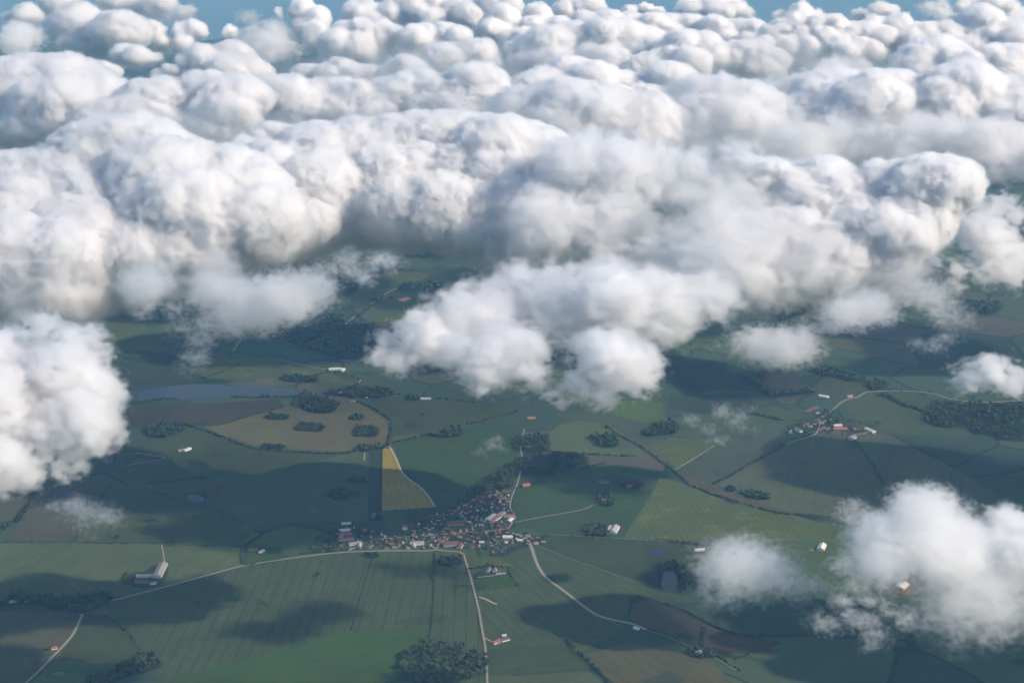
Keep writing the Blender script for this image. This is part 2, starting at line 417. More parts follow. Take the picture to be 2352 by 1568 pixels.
def ribbon(name, pts, width, mat, z, lab, kind='structure', step=10, verge=0):
    l = smooth_line([P(*p) for p in pts], step)
    t = np.gradient(l, axis=0); t /= np.linalg.norm(t, axis=1)[:, None] + 1e-9
    q = np.stack([-t[:, 1], t[:, 0]], 1)
    k = len(l)
    v = [(*(l[i] - q[i] * width / 2), z) for i in range(k)] + [(*(l[i] + q[i] * width / 2), z) for i in range(k)]
    f = [(i, i + 1, k + i + 1, k + i) for i in range(k - 1)]
    o = link(name, mesh(name, v, f, [mat]))
    tag(o, lab, kind=kind)
    if verge:
        v = [(*(l[i] - q[i] * (width / 2 + verge)), z - .12) for i in range(k)] + [(*(l[i] + q[i] * (width / 2 + verge)), z - .12) for i in range(k)]
        vo = link('verge', mesh('verge', v, f, [VERGE]), parent=o)
        vo['kind'] = 'structure'
    return o


ribbon('road', [(60,1568),(90,1540),(120,1509),(150,1478),(168,1456),(182,1428),(192,1402)], 5.2, ASPH, 1.30, 'pale country road climbing from the bottom left corner', verge=3)
ribbon('road', [(192,1402),(234,1386),(375,1349),(470,1323),(560,1299),(640,1286),(700,1278),(760,1271),(820,1267),(900,1265),(985,1265),(1000,1262),(1030,1266),(1056,1268),(1066,1278)], 5.2, ASPH, 1.32, 'long pale road sweeping up to the village edge', verge=3)
ribbon('road', [(1064,1272),(1070,1290),(1080,1322),(1090,1360),(1100,1402),(1106,1436),(1111,1464),(1116,1500),(1120,1580)], 4.1, ASPH, 1.34, 'narrow straight lane leaving the village downward', verge=2)
ribbon('road', [(1160,1222),(1190,1228),(1212,1240),(1221,1258),(1228,1280),(1238,1304),(1256,1328),(1290,1353),(1330,1384),(1370,1412),(1410,1424),(1450,1432),(1484,1446)], 6.8, ASPH, 1.36, 'wide pale road curving away right from the village', verge=4)
ribbon('road', [(1168,1214),(1182,1192),(1181,1182),(1172,1166),(1176,1140),(1186,1118),(1195,1085),(1200,1060),(1196,1020),(1205,985)], 4.5, ASPH, 1.38, 'road running up behind the village along the hill field')
ribbon('road', [(1000,1262),(1020,1240),(1060,1225),(1100,1222),(1140,1218),(1168,1214)], 4.5, ASPH, 1.40, 'village street among the houses')
ribbon('road', [(800,1266),(850,1242),(900,1236),(950,1232),(1010,1228),(1060,1225)], 3.8, ASPH, 1.42, 'upper village street behind the gardens')
ribbon('road', [(1000,1190),(1040,1180),(1062,1165),(1090,1150),(1130,1136),(1174,1128)], 3.8, ASPH, 1.44, 'estate street through the upper houses')
ribbon('road', [(1926,929),(1945,918),(1970,912),(1985,903),(2000,900),(2076,898),(2141,904),(2191,918),(2260,924),(2352,920)], 5.2, ASPH, 1.46, 'winding pale road above the second village', verge=3)
ribbon('road', [(1926,929),(1915,940),(1902,950),(1888,960),(1880,985),(1868,1000),(1820,1014),(1800,1024)], 4.5, ASPH, 1.48, 'street through the second village')
ribbon('track', [(1182,1200),(1230,1190),(1290,1180),(1340,1170),(1362,1160)], 2.6, GRAV, 1.50, 'thin gravel track crossing the dark hill field')
ribbon('track', [(1222,1248),(1300,1280),(1390,1312),(1480,1342)], 2.2, DIRT, 1.52, 'thin worn track between two wheat fields')
ribbon('track', [(897,1029),(908,1050),(924,1085),(945,1105),(965,1119),(985,1142),(999,1164)], 6.0, GRAV, 1.54, 'curved pale lane along the yellow field')
ribbon('track', [(895,965),(898,985),(893,1020),(897,1029)], 3.0, GRAV, 1.56, 'straight lane down the end of the brown field')
ribbon('track', [(1256,1226),(1290,1229),(1420,1237),(1626,1250),(1780,1262),(1906,1268),(1960,1268)], 2.2, DIRT, 1.58, 'long thin farm track under the hillside')
ribbon('track', [(1551,1079),(1590,1056),(1641,1024)], 2.6, GRAV, 1.60, 'short pale track along the bushy bank')
ribbon('track', [(371,1249),(374,1265),(378,1290)], 2.6, GRAV, 1.62, 'short track from the hedge to the long barn')
ribbon('track', [(1096,1326),(1120,1324),(1142,1320)], 3.0, GRAV, 1.64, 'drive to the white farmhouse')
ribbon('track', [(1110,1464),(1122,1470),(1138,1478)], 3.0, GRAV, 1.66, 'drive curving to the small lane farm')
ribbon('track', [(1100,1372),(1115,1376),(1130,1384),(1142,1388)], 5.2, GRAV, 1.68, 'sandy dug track in the wheat field')
ribbon('track', [(535,808),(550,785),(556,782)], 3.8, GRAV, 1.70, 'pale track on the slope under the cloud arm')
ribbon('track', [(455,838),(500,812),(540,790)], 3.0, DIRT, 1.72, 'field track above the lake')
ribbon('track', [(640,826),(710,842),(750,850)], 2.2, GRAV, 1.74, 'thin track down to the lakeside farm')
ribbon('track', [(815,905),(822,885),(832,868)], 3.8, GRAV, 1.76, 'lane by the lakeside hamlet')
ribbon('track', [(790,748),(840,708),(880,678),(930,655)], 4.5, GRAV, 1.78, 'straight sandy track in the cloud gap')
ribbon('track', [(310,1040),(378,1052),(330,1062),(280,1072)], 3.0, GRAV, 1.80, 'hooked sandy track beside the left cloud')
ribbon('track', [(838,1040),(836,1058)], 3.0, GRAV, 1.82, 'short sandy stub at the end of the striped field')
ribbon('track', [(1484,1446),(1530,1462),(1585,1484),(1640,1510),(1690,1540)], 3.0, DIRT, 1.84, 'lane along the dark hedge past the small farm')
ribbon('track', [(1960,1000),(1985,996),(2003,990),(2010,1000)], 3.0, GRAV, 1.86, 'yard track at the white shed')
dl = outline([(122,1548),(136,1543),(149,1548),(136,1553)], 3)
tag(link('sand_patch', mesh('sand_patch', [(p[0], p[1], 1.9) for p in dl], [tuple(range(len(dl)))], [material('dry_grass', (.15, .16, .06), .95, .1)])), 'pale oval patch in the bright green strip', kind='structure')

# ------------------------------------------------------------------ trees
def ico(sub=1):
    t = (1 + 5 ** .5) / 2
    v = [(-1, t, 0), (1, t, 0), (-1, -t, 0), (1, -t, 0), (0, -1, t), (0, 1, t), (0, -1, -t), (0, 1, -t), (t, 0, -1), (t, 0, 1), (-t, 0, -1), (-t, 0, 1)]
    f = [(0,11,5),(0,5,1),(0,1,7),(0,7,10),(0,10,11),(1,5,9),(5,11,4),(11,10,2),(10,7,6),(7,1,8),(3,9,4),(3,4,2),(3,2,6),(3,6,8),(3,8,9),(4,9,5),(2,4,11),(6,2,10),(8,6,7),(9,8,1)]
    v = [np.array(p) / np.linalg.norm(p) for p in v]
    for _ in range(sub - 1):
        nf, c = [], {}
        def mid(a, b):
            k = (min(a, b), max(a, b))
            if k not in c:
                m_ = v[a] + v[b]; v.append(m_ / np.linalg.norm(m_)); c[k] = len(v) - 1
            return c[k]
        for a, b_, d_ in f:
            x, y, z = mid(a, b_), mid(b_, d_), mid(d_, a)
            nf += [(a, x, z), (b_, y, x), (d_, z, y), (x, y, z)]
        f = nf
    return np.array(v), np.array(f)


ICO1 = ico(1)


def crown_template(rng, lobes, leaves, leaf, core=0.72):
    """unit crown (radius about 1, centre at origin): lobes of small leaf-clump triangles round dull inner bodies"""
    V, T = [], []; k = 0
    cs = [(np.zeros(3), .78)]
    for _ in range(lobes):
        d = rng.normal(size=3); d[2] = abs(d[2]) * .7 - .25; d /= np.linalg.norm(d)
        cs.append((d * rng.uniform(.45, .85), rng.uniform(.30, .55)))
    for c, r in cs:
        v = ICO1[0] * (r * core) * (1 + (rng.random((12, 1)) - .5) * .35) + c
        V.append(v); T.append(ICO1[1] + k); k += 12
    for _ in range(leaves):
        c, r = cs[rng.integers(len(cs))]
        d = rng.normal(size=3); d /= np.linalg.norm(d)
        p = c + d * r * rng.uniform(.75, 1.08)
        a = np.cross(d, rng.normal(size=3)); a /= np.linalg.norm(a) + 1e-9
        b_ = np.cross(d, a) + d * rng.normal() * .5
        s = leaf * rng.uniform(.6, 1.3)
        V.append(np.array([p + a * s, p - a * .5 * s + b_ * .87 * s, p - a * .5 * s - b_ * .87 * s])); T.append(np.array([[0, 1, 2]]) + k); k += 3
    return np.concatenate(V), np.concatenate(T)


def leaf_mat(name, c):
    m = bpy.data.materials.new(name); m.use_nodes = True
    q = NT(m.node_tree); b_ = q.N['Principled BSDF']; b_.inputs['Roughness'].default_value = .85; b_.inputs['Specular IOR Level'].default_value = .15
    g_ = q.new('ShaderNodeNewGeometry'); oi = q.new('ShaderNodeObjectInfo')
    n1 = q.noise(g_.outputs['Position'], 1 / 14.0, 2).outputs[0]
    c1 = q.mix(q.rng(n1, .35, .65, 0, 1), tuple(x * .7 for x in c), tuple(x * 1.35 for x in c))
    n2 = q.noise(g_.outputs['Position'], 1 / 1.5, 2).outputs[0]
    c1 = q.mix(q.rng(n2, .35, .7, 0, .5), c1, (c[0] * 1.9, c[1] * 1.6, c[2] * 1.1))
    h = q.new('ShaderNodeHueSaturation'); q.put(h, 'Color', c1); q.put(h, 'Hue', q.rng(oi.outputs['Random'], 0, 1, .48, .52)); q.put(h, 'Value', q.rng(q.math('FRACT', q.math('MULTIPLY', oi.outputs['Random'], 7.7)), 0, 1, .75, 1.3))
    q.L.new(h.outputs[0], b_.inputs['Base Color'])
    return m


LEAF = leaf_mat('foliage', (.042, .068, .028))
LEAFD = leaf_mat('foliage_dark', (.033, .055, .027))
BARK = material('bark', (.07, .055, .04), .95, .1)
rt = np.random.default_rng(11)
BIG = [crown_template(rt, 6, 190, .17) for _ in range(4)]
CON = []
for _ in range(2):
    v, t = crown_template(rt, 5, 150, .15); v = v.copy(); sc_ = np.clip(.95 - .45 * v[:, 2], .25, 1.4); v[:, 0] *= sc_; v[:, 1] *= sc_; CON.append((v, t))
SMALL = [crown_template(rt, 2, 16, .34, .9) for _ in range(6)]
crown_me = [tri_mesh('crown', v * (1, 1, .92), t, LEAF) for v, t in BIG] + [tri_mesh('crown', v * (.62, .62, 1.25), t, LEAFD) for v, t in CON]


def cyl(r0, r1, h, k=6):
    a = np.arange(k) * 2 * math.pi / k
    v = [(math.cos(x) * r0, math.sin(x) * r0, 0) for x in a] + [(math.cos(x) * r1, math.sin(x) * r1, h) for x in a]
    f = [(i, (i + 1) % k, k + (i + 1) % k, k + i) for i in range(k)] + [tuple(range(2 * k - 1, k - 1, -1))]
    return v, f


trunk_me = mesh('trunk', *cyl(.06, .035, 1.0), [BARK])
N_TREES = [0]


def tree(x, y, r, label, group, kind=None, cat='tree', z=0.3):
    """one tree: trunk and crown"""
    N_TREES[0] += 1
    k = RND.randrange(4) if kind is None else kind
    e = bpy.data.objects.new('conifer_tree' if k >= 4 else 'broadleaf_tree', None); COL.objects.link(e)
    e.location = (x, y, z); e.rotation_euler = (0, 0, RND.random() * 6.28)
    tag(e, label, cat, group)
    c = link('crown', crown_me[k], e); c.scale = (r * RND.uniform(.9, 1.1), r * RND.uniform(.9, 1.1), r * RND.uniform(.85, 1.15)); c.location = (0, 0, r * 1.35)
    t = link('trunk', trunk_me, e); t.scale = (r * 1.1, r * 1.1, r * 1.5)
    return e


def mass(pts, rad, rng, flat=.95, templates=SMALL, lift=.75):
    """many small crowns in one array pair"""
    V, T = [], []; k = 0
    for (x, y), r in zip(pts, rad):
        v, t = templates[rng.integers(len(templates))]
        a = rng.random() * 6.28; ca, sa = math.cos(a), math.sin(a)
        w = np.empty_like(v)
        w[:, 0] = (v[:, 0] * ca - v[:, 1] * sa) * r + x; w[:, 1] = (v[:, 0] * sa + v[:, 1] * ca) * r + y
        w[:, 2] = np.maximum(.1, v[:, 2] * r * flat + r * lift * rng.uniform(.8, 1.25)) 
        V.append(w); T.append(t + k); k += len(v)
    return np.concatenate(V), np.concatenate(T)


FLOOR = material('forest_floor', (.022, .030, .016), .95, .1, noise=(8, .4))  # dark colour stands for shade in the gaps between the crowns


def wood(name, poly, spacing, r, lab, mat=None, keep=1.0):
    p = scatter(poly, spacing, RNG, .95, keep * .88)
    if not len(p): return
    rad = r * RNG.choice((.6, .8, 1.0, 1.15, 1.45), len(p)) * RNG.uniform(.85, 1.15, len(p))
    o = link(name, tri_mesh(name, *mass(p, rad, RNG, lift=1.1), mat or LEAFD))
    tag(o, lab, kind='stuff')
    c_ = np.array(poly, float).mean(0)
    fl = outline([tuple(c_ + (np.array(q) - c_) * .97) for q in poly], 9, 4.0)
    fo = link('forest_floor', mesh('forest_floor', [(a_, b_, 1.0 + .004 * len(bpy.data.objects) % .1) for a_, b_ in fl], [tuple(range(len(fl)))], [FLOOR])); fo['kind'] = 'structure'; fo['label'] = 'ground coloured dark as shade under the ' + lab


def hedge(pts, r, lab, step=None, gap=.0, wid=0.0, name='hedge', cat='hedge'):
    l = smooth_line([P(*p) for p in pts], step or r * 1.3)
    if wid: l = np.concatenate([l + (RNG.random(l.shape) - .5) * wid for _ in range(max(1, int(wid / r)))])
    l = l + (RNG.random(l.shape) - .5) * r * .8
    if gap: l = l[RNG.random(len(l)) > gap]
    rad = r * RNG.uniform(.55, 1.3, len(l))
    o = link(name, tri_mesh(name, *mass(l, rad, RNG), LEAFD))
    tag(o, lab, cat)


# individual trees of the grove at the bottom edge
GROVE = [(924,1512),(945,1496),(962,1474),(1010,1466),(1062,1464),(1078,1484),(1062,1498),(1085,1502),(1118,1508),(1120,1552),(1060,1564),(1000,1576),(938,1572),(920,1540)]
gl = [(950,1520),(965,1516),(966,1545),(950,1555)]
gp = scatter(GROVE, 14, RNG, .8); cl = np.array(W(gl))
gp = gp[~inside(gp[:, 0], gp[:, 1], cl)]
for i, (x, y) in enumerate(gp[:150]):
    k = 4 + RND.randrange(2) if RND.random() < .2 else None
    tree(x, y, RND.uniform(6.0, 9.5), 'tall dark spruce in the grove at the bottom edge' if k else 'round leafy tree in the grove at the bottom edge', 'spruces of the bottom grove' if k else 'leafy trees of the bottom grove', k)

# the rest of the woods as masses, nearest first
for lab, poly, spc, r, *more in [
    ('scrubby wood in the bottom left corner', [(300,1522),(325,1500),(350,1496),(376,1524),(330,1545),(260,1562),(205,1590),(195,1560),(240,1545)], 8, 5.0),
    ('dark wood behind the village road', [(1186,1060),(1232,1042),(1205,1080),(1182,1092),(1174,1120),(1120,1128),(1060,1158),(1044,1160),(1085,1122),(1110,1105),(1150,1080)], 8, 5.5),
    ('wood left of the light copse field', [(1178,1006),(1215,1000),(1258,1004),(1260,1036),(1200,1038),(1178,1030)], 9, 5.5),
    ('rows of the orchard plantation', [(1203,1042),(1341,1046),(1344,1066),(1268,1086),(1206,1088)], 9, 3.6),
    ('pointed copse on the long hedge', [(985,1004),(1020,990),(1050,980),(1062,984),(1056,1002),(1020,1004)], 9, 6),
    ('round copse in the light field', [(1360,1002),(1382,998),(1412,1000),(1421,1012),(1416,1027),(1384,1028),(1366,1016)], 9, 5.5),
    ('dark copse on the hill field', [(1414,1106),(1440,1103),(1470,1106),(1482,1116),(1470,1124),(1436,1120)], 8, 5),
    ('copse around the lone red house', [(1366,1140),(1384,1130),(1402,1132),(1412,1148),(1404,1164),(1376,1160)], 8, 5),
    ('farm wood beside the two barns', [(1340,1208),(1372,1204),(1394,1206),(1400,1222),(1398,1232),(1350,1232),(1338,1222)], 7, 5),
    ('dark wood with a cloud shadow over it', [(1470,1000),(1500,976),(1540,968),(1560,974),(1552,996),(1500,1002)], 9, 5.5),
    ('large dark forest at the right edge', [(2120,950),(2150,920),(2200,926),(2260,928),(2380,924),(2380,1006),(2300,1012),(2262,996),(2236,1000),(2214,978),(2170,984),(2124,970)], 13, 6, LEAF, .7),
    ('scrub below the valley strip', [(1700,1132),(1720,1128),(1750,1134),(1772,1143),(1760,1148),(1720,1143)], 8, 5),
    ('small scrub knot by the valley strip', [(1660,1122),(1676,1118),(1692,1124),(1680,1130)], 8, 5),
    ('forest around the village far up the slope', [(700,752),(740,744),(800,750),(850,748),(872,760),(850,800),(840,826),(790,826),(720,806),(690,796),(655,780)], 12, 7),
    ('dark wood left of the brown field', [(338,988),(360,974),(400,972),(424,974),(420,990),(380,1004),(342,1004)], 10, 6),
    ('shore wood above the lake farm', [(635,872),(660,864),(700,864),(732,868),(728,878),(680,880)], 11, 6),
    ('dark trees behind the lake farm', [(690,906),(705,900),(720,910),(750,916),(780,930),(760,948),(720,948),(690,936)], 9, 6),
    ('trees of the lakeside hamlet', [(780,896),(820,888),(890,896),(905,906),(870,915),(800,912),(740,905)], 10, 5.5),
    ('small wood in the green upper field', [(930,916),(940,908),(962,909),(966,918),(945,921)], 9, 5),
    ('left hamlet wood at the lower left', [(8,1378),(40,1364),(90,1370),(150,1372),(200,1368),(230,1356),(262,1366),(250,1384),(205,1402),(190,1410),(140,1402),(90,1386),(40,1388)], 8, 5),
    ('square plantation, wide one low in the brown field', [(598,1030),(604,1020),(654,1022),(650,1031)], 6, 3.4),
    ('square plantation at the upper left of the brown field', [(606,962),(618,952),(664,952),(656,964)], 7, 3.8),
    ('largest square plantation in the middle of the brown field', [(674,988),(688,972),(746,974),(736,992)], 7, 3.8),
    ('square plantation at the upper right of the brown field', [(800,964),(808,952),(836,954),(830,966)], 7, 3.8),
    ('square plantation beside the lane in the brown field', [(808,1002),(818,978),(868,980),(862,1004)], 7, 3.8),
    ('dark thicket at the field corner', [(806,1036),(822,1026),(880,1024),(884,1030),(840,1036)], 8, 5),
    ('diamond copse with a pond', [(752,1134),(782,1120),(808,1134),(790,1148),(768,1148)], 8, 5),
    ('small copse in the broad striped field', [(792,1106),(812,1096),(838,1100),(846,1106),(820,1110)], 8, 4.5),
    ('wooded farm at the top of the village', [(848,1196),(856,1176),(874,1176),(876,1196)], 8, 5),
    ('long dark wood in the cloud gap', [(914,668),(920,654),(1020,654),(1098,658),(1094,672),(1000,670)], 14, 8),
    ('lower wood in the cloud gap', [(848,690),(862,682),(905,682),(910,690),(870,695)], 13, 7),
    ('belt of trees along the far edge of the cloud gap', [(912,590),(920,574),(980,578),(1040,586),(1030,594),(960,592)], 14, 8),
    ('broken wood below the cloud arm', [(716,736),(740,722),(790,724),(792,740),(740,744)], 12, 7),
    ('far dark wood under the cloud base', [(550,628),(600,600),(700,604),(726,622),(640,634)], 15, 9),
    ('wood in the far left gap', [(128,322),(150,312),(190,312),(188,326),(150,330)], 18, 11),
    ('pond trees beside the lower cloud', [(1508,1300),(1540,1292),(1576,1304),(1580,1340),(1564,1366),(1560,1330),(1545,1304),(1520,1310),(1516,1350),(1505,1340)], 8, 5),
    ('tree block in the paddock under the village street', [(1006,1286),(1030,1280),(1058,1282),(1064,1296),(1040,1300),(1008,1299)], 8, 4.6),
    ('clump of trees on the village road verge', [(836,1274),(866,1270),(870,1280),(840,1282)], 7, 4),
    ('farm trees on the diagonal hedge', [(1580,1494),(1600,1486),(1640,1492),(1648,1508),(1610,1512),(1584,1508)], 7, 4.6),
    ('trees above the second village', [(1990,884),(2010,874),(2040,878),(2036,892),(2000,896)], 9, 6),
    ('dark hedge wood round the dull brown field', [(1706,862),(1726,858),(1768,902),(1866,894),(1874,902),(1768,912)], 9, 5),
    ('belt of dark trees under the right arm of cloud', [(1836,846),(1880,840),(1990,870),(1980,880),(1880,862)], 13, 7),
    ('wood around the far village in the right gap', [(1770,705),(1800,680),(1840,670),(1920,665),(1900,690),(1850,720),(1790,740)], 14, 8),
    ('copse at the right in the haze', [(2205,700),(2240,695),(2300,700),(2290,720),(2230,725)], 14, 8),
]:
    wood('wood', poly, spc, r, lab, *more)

for lab, pts, r, gap, wid in [
    ('dark hedge curling under the brown field', [(430,975),(500,1000),(585,1031),(690,1039),(770,1043),(800,1040),(884,1027)], 4.2, .05, 4),
    ('hedge along the top of the brown field', [(430,974),(500,976),(560,960),(650,935)], 4.2, .1, 3),
    ('hedge and lane at the right of the brown field', [(820,921),(860,940),(895,964),(899,980),(891,1024)], 4.5, .05, 5),
    ('long hedge rising to the right in the green fields', [(900,1018),(1000,994),(1060,978),(1110,966),(1190,945)], 4.2, .1, 4),
    ('tree line along the south shore of the lake', [(530,914),(600,913),(700,910)], 6, .05, 9),
    ('shore hedge at the left end of the lake', [(250,944),(330,922),(400,917)], 6, .05, 6),
    ('straight hedge line from the village to the grove', [(998,1268),(997,1340),(993,1400),(989,1446),(984,1470)], 2.0, .25, 0),
    ('bushy knot on the straight hedge line', [(998,1312),(998,1322),(997,1330)], 4.0, 0, 5),
    ('thin ditch hedge through the wheat field', [(857,1274),(840,1330),(822,1390),(806,1448)], 1.6, .35, 0),
    ('dark diagonal hedge by the olive field', [(1300,1468),(1330,1498),(1362,1530),(1405,1572)], 4.5, .08, 4),
    ('hedge down the slope from the light copse field', [(1391,979),(1430,1004),(1476,1029),(1520,1062),(1556,1089),(1578,1110)], 4.2, .15, 4),
    ('bushes along the brown valley strip', [(1578,1112),(1646,1138),(1700,1154),(1760,1172),(1830,1184)], 4, .35, 6),
    ('bushy bank under the pale tramlined field', [(1636,1112),(1680,1092),(1730,1062),(1770,1040),(1801,1026)], 4.5, .12, 5),
    ('hedge below the light copse field', [(1261,1037),(1330,1042),(1400,1046),(1458,1048)], 4.2, .1, 4),
    ('hedge along the crest of the dark hill', [(1186,1122),(1266,1093),(1330,1078),(1388,1064)], 3.6, .12, 3),
    ('dark roadside hedge at the brown field', [(1442,1416),(1460,1371),(1520,1386),(1570,1402),(1660,1446),(1780,1474)], 3.6, .15, 3),
    ('hedge beside the lane to the small farm', [(1490,1444),(1540,1462),(1590,1482),(1650,1508),(1700,1540)], 3.6, .12, 4),
    ('short dark hedge near the second village', [(1731,951),(1764,958),(1798,966)], 5, 0, 5),
    ('tree belt below the winding upper road', [(2026,907),(2050,916),(2080,932),(2126,946),(2160,960)], 6, .05, 16),
    ('thick hedge at the left edge', [(82,1132),(66,1160),(45,1190),(5,1215)], 6, .05, 14),
    ('thin hedge under the thin cloud', [(170,1242),(214,1164),(256,1112)], 2.6, .2, 0),
    ('thin line of bushes above the long barn', [(0,1244),(120,1246),(240,1247),(370,1250),(550,1256)], 2.2, .5, 0),
    ('winding ditch bushes in the lower left field', [(240,1412),(275,1432),(308,1468),(322,1490),(345,1505)], 3.2, .3, 3),
    ('avenue of small trees leading to the farm', [(1617,1440),(1614,1470),(1611,1496)], 3.4, .05, 10),
    ('hedge across the dark lower right field', [(1690,1512),(1740,1496),(1790,1478)], 3.6, .2, 3),
    ('hedge on the left of the striped pond field', [(318,1118),(400,1142),(500,1172),(560,1200)], 2.0, .45, 0),
    ('garden hedge along the village road', [(690,1272),(760,1266),(800,1262)], 3.2, .1, 3),
    ('tree row of the walled farmstead', [(556,1256),(560,1296),(600,1290),(650,1283)], 3.5, .1, 3),
    ('bushes along the hill track', [(1180,1202),(1177,1165),(1186,1126)], 2.6, .4, 0),
    ('hedge behind the white farmhouse', [(1076,1308),(1110,1302),(1150,1302),(1168,1306)], 4.2, .05, 6),
    ('diagonal bushes right of the white farmhouse', [(1168,1312),(1180,1328),(1192,1344)], 2.6, .3, 0),
    ('hedge up the edge of the dark strip', [(878,1034),(876,1120),(875,1186)], 1.8, .3, 0),
    ('hedge rising past the sandy track', [(290,1070),(320,1050),(400,1064)], 2.4, .4, 0),
    ('bushes round the far track under the cloud gap', [(800,745),(850,705),(890,680)], 5, .4, 10),
    ('far tree row below the big bank', [(690,870),(760,856),(830,872)], 4, .5, 6),
    ('hedge under the hillside farm track', [(1290,1231),(1420,1239),(1530,1246),(1620,1252)], 2.2, .6, 0),
    ('dark trees at the foot of the hillside', [(1530,1243),(1590,1248),(1630,1254)], 3.5, .2, 5),
    ('hedge along the lower edge of the second village', [(1790,1026),(1830,1008),(1870,996)], 3.2, .15, 3),
    ('hedge ring round the long barn farm', [(282,1344),(286,1320),(300,1314)], 3.0, .2, 2),
    ('bushes at the cottage by the bottom left road', [(96,1494),(112,1492),(122,1485)], 3.4, .1, 4),
    ('bushes on the rim of the round pond', [(424,1140),(440,1132),(466,1138),(474,1150)], 2.6, .3, 3),
    ('scrub along the rough pasture', [(330,1112),(400,1104),(470,1098)], 2.6, .5, 8),
    ('hedge dividing the fields west of the second village', [(1640,940),(1690,950),(1735,954)], 3, .4, 3),
    ('tree line along the winding upper road', [(2040,896),(2100,898),(2140,902)], 4, .6, 4),
    ('hedge across the far green field', [(905,905),(1000,915),(1100,925)], 3, .4, 2),
    ('hedge over the slope above the lake', [(470,868),(520,850),(560,830)], 3.5, .3, 3),
    ('hedge at the rim of the shadowed field', [(1900,1190),(1990,1178),(2060,1170)], 3, .3, 3),
    ('hedge down the shadowed right fields', [(1960,1010),(2000,1060),(2030,1110)], 3.2, .3, 3),
]:
    hedge(pts, r, lab, gap=gap, wid=wid)

# lone trees
for x, y, r, lab in [(272,1237,7,'round lone tree on the field boundary by the thin cloud'), (455,1386,6,'lone bush in the shadowed part of the wheat field'), (730,1324,6,'lone tree inside the wheat field shadow'), (625,1176,5,'lone bush at the edge of the striped field'), (604,1046,6,'lone tree under the curling hedge'), (1186,1306,4,'lone bush on the rough meadow'), (1120,1302,6,'tall tree beside the white farmhouse'), (970,957,6,'lone thicket in the green upper field'), (388,957,8,'lone thicket in the dull brown field'), (2015,978,9,'broad tree in the field beside the upper road')]:
    p = P(x, y); tree(p[0], p[1], r, lab, None)

# ------------------------------------------------------------------ houses
def gable(name, lx, ly, h, rh, over=.35):
    """walls with gables (length lx along x) and roof slabs, base at 0"""
    a, b_ = lx / 2, ly / 2
    wv = [(-a, -b_, 0), (a, -b_, 0), (a, b_, 0), (-a, b_, 0), (-a, -b_, h), (a, -b_, h), (a, b_, h), (-a, b_, h), (-a, 0, h + rh - .12), (a, 0, h + rh - .12)]
    wf = [(0, 1, 5, 4), (2, 3, 7, 6), (1, 2, 6, 9, 5), (3, 0, 4, 8, 7), (3, 2, 1, 0)]
    s = rh / b_; o = over; t = .28
    A = a + o; B = b_ + o; hz = h - s * o
    rv = [(-A, -B, hz), (A, -B, hz), (A, 0, h + rh), (-A, 0, h + rh), (A, B, hz), (-A, B, hz),
          (-A, -B, hz + t), (A, -B, hz + t), (A, 0, h + rh + t), (-A, 0, h + rh + t), (A, B, hz + t), (-A, B, hz + t)]
    rf = [(3, 2, 1, 0), (5, 4, 2, 3), (6, 7, 8, 9), (9, 8, 10, 11), (0, 1, 7, 6), (4, 5, 11, 10), (1, 2, 8, 7), (2, 4, 10, 8), (3, 0, 6, 9), (5, 3, 9, 11)]
    return (wv, wf), (rv, rf)


REDR = material('red_tiles', (.30, .11, .085), .8, .2, jitter=.28, noise=(2.5, .18))
DARKR = material('slate_roof', (.075, .075, .085), .7, .3, jitter=.3, noise=(2.5, .2))
GREYR = material('fibre_cement_roof', (.27, .26, .27), .8, .2, jitter=.2, noise=(4, .14))
BROWNR = material('brown_roof', (.16, .10, .085), .8, .2, jitter=.3, noise=(3, .2))
PALER = material('pale_metal_roof', (.55, .54, .53), .6, .4, jitter=.1, noise=(5, .08))
ORANGER = material('orange_tiles', (.34, .13, .09), .8, .2, noise=(4, .15))
WHITEW = material('white_wall', (.66, .64, .60), .85, .2, jitter=.08)
BRICKW = material('brick_wall', (.30, .17, .12), .9, .2, jitter=.2)
YELW = material('yellow_wall', (.55, .42, .22), .9, .2, jitter=.15)
GREYW = material('grey_wall', (.38, .37, .36), .9, .2, jitter=.15)
WINM = material('window_glass', (.03, .035, .045), .15, .5)
CHIM = material('chimney_brick', (.26, .14, .10), .9, .2)

PROTO = {}


def house_meshes(key, lx, ly, h, rh, wm_, rm_):
    k = (key, lx, ly, h, rh)
    if k not in PROTO:
        (wv, wf), (rv, rf) = gable('h', lx, ly, h, rh)
        x0, z1 = lx * .22, h + rh + 1.0
        s = .45; cv = [(x0 + i * s, j * s, q) for q in (h + rh - .6, z1) for i, j in ((-1, -1), (1, -1), (1, 1), (-1, 1))]
        cf = [(0, 1, 5, 4), (1, 2, 6, 5), (2, 3, 7, 6), (3, 0, 4, 7), (4, 5, 6, 7)]
        PROTO[k] = (mesh('wall', wv, wf, [wm_]), mesh('roof', rv, rf, [rm_]), mesh('chimney', cv, cf, [CHIM]))
    return PROTO[k]


def building(name, x, y, rot, lx, ly, h, rh, wm_, rm_, label, cat, group=None, chimney=False, key=None, z=.3, parent=None):
    w, r, c = house_meshes(key or (wm_.name + rm_.name), lx, ly, h, rh, wm_, rm_)
    e = bpy.data.objects.new(name, None); COL.objects.link(e)
    e.location = (x, y, z); e.rotation_euler = (0, 0, rot)
    tag(e, label, cat, group)
    if parent: e.parent = parent
    if cat == 'house' and group: e.scale = (.82, .82, .82)
    link('wall', w, e); ro = link('roof', r, e)
    if chimney: link('chimney', c, ro)
    return e


def px_rot(p0, p1):
    a, b_ = P(*p0), P(*p1); return math.atan2(b_[1] - a[1], b_[0] - a[0])


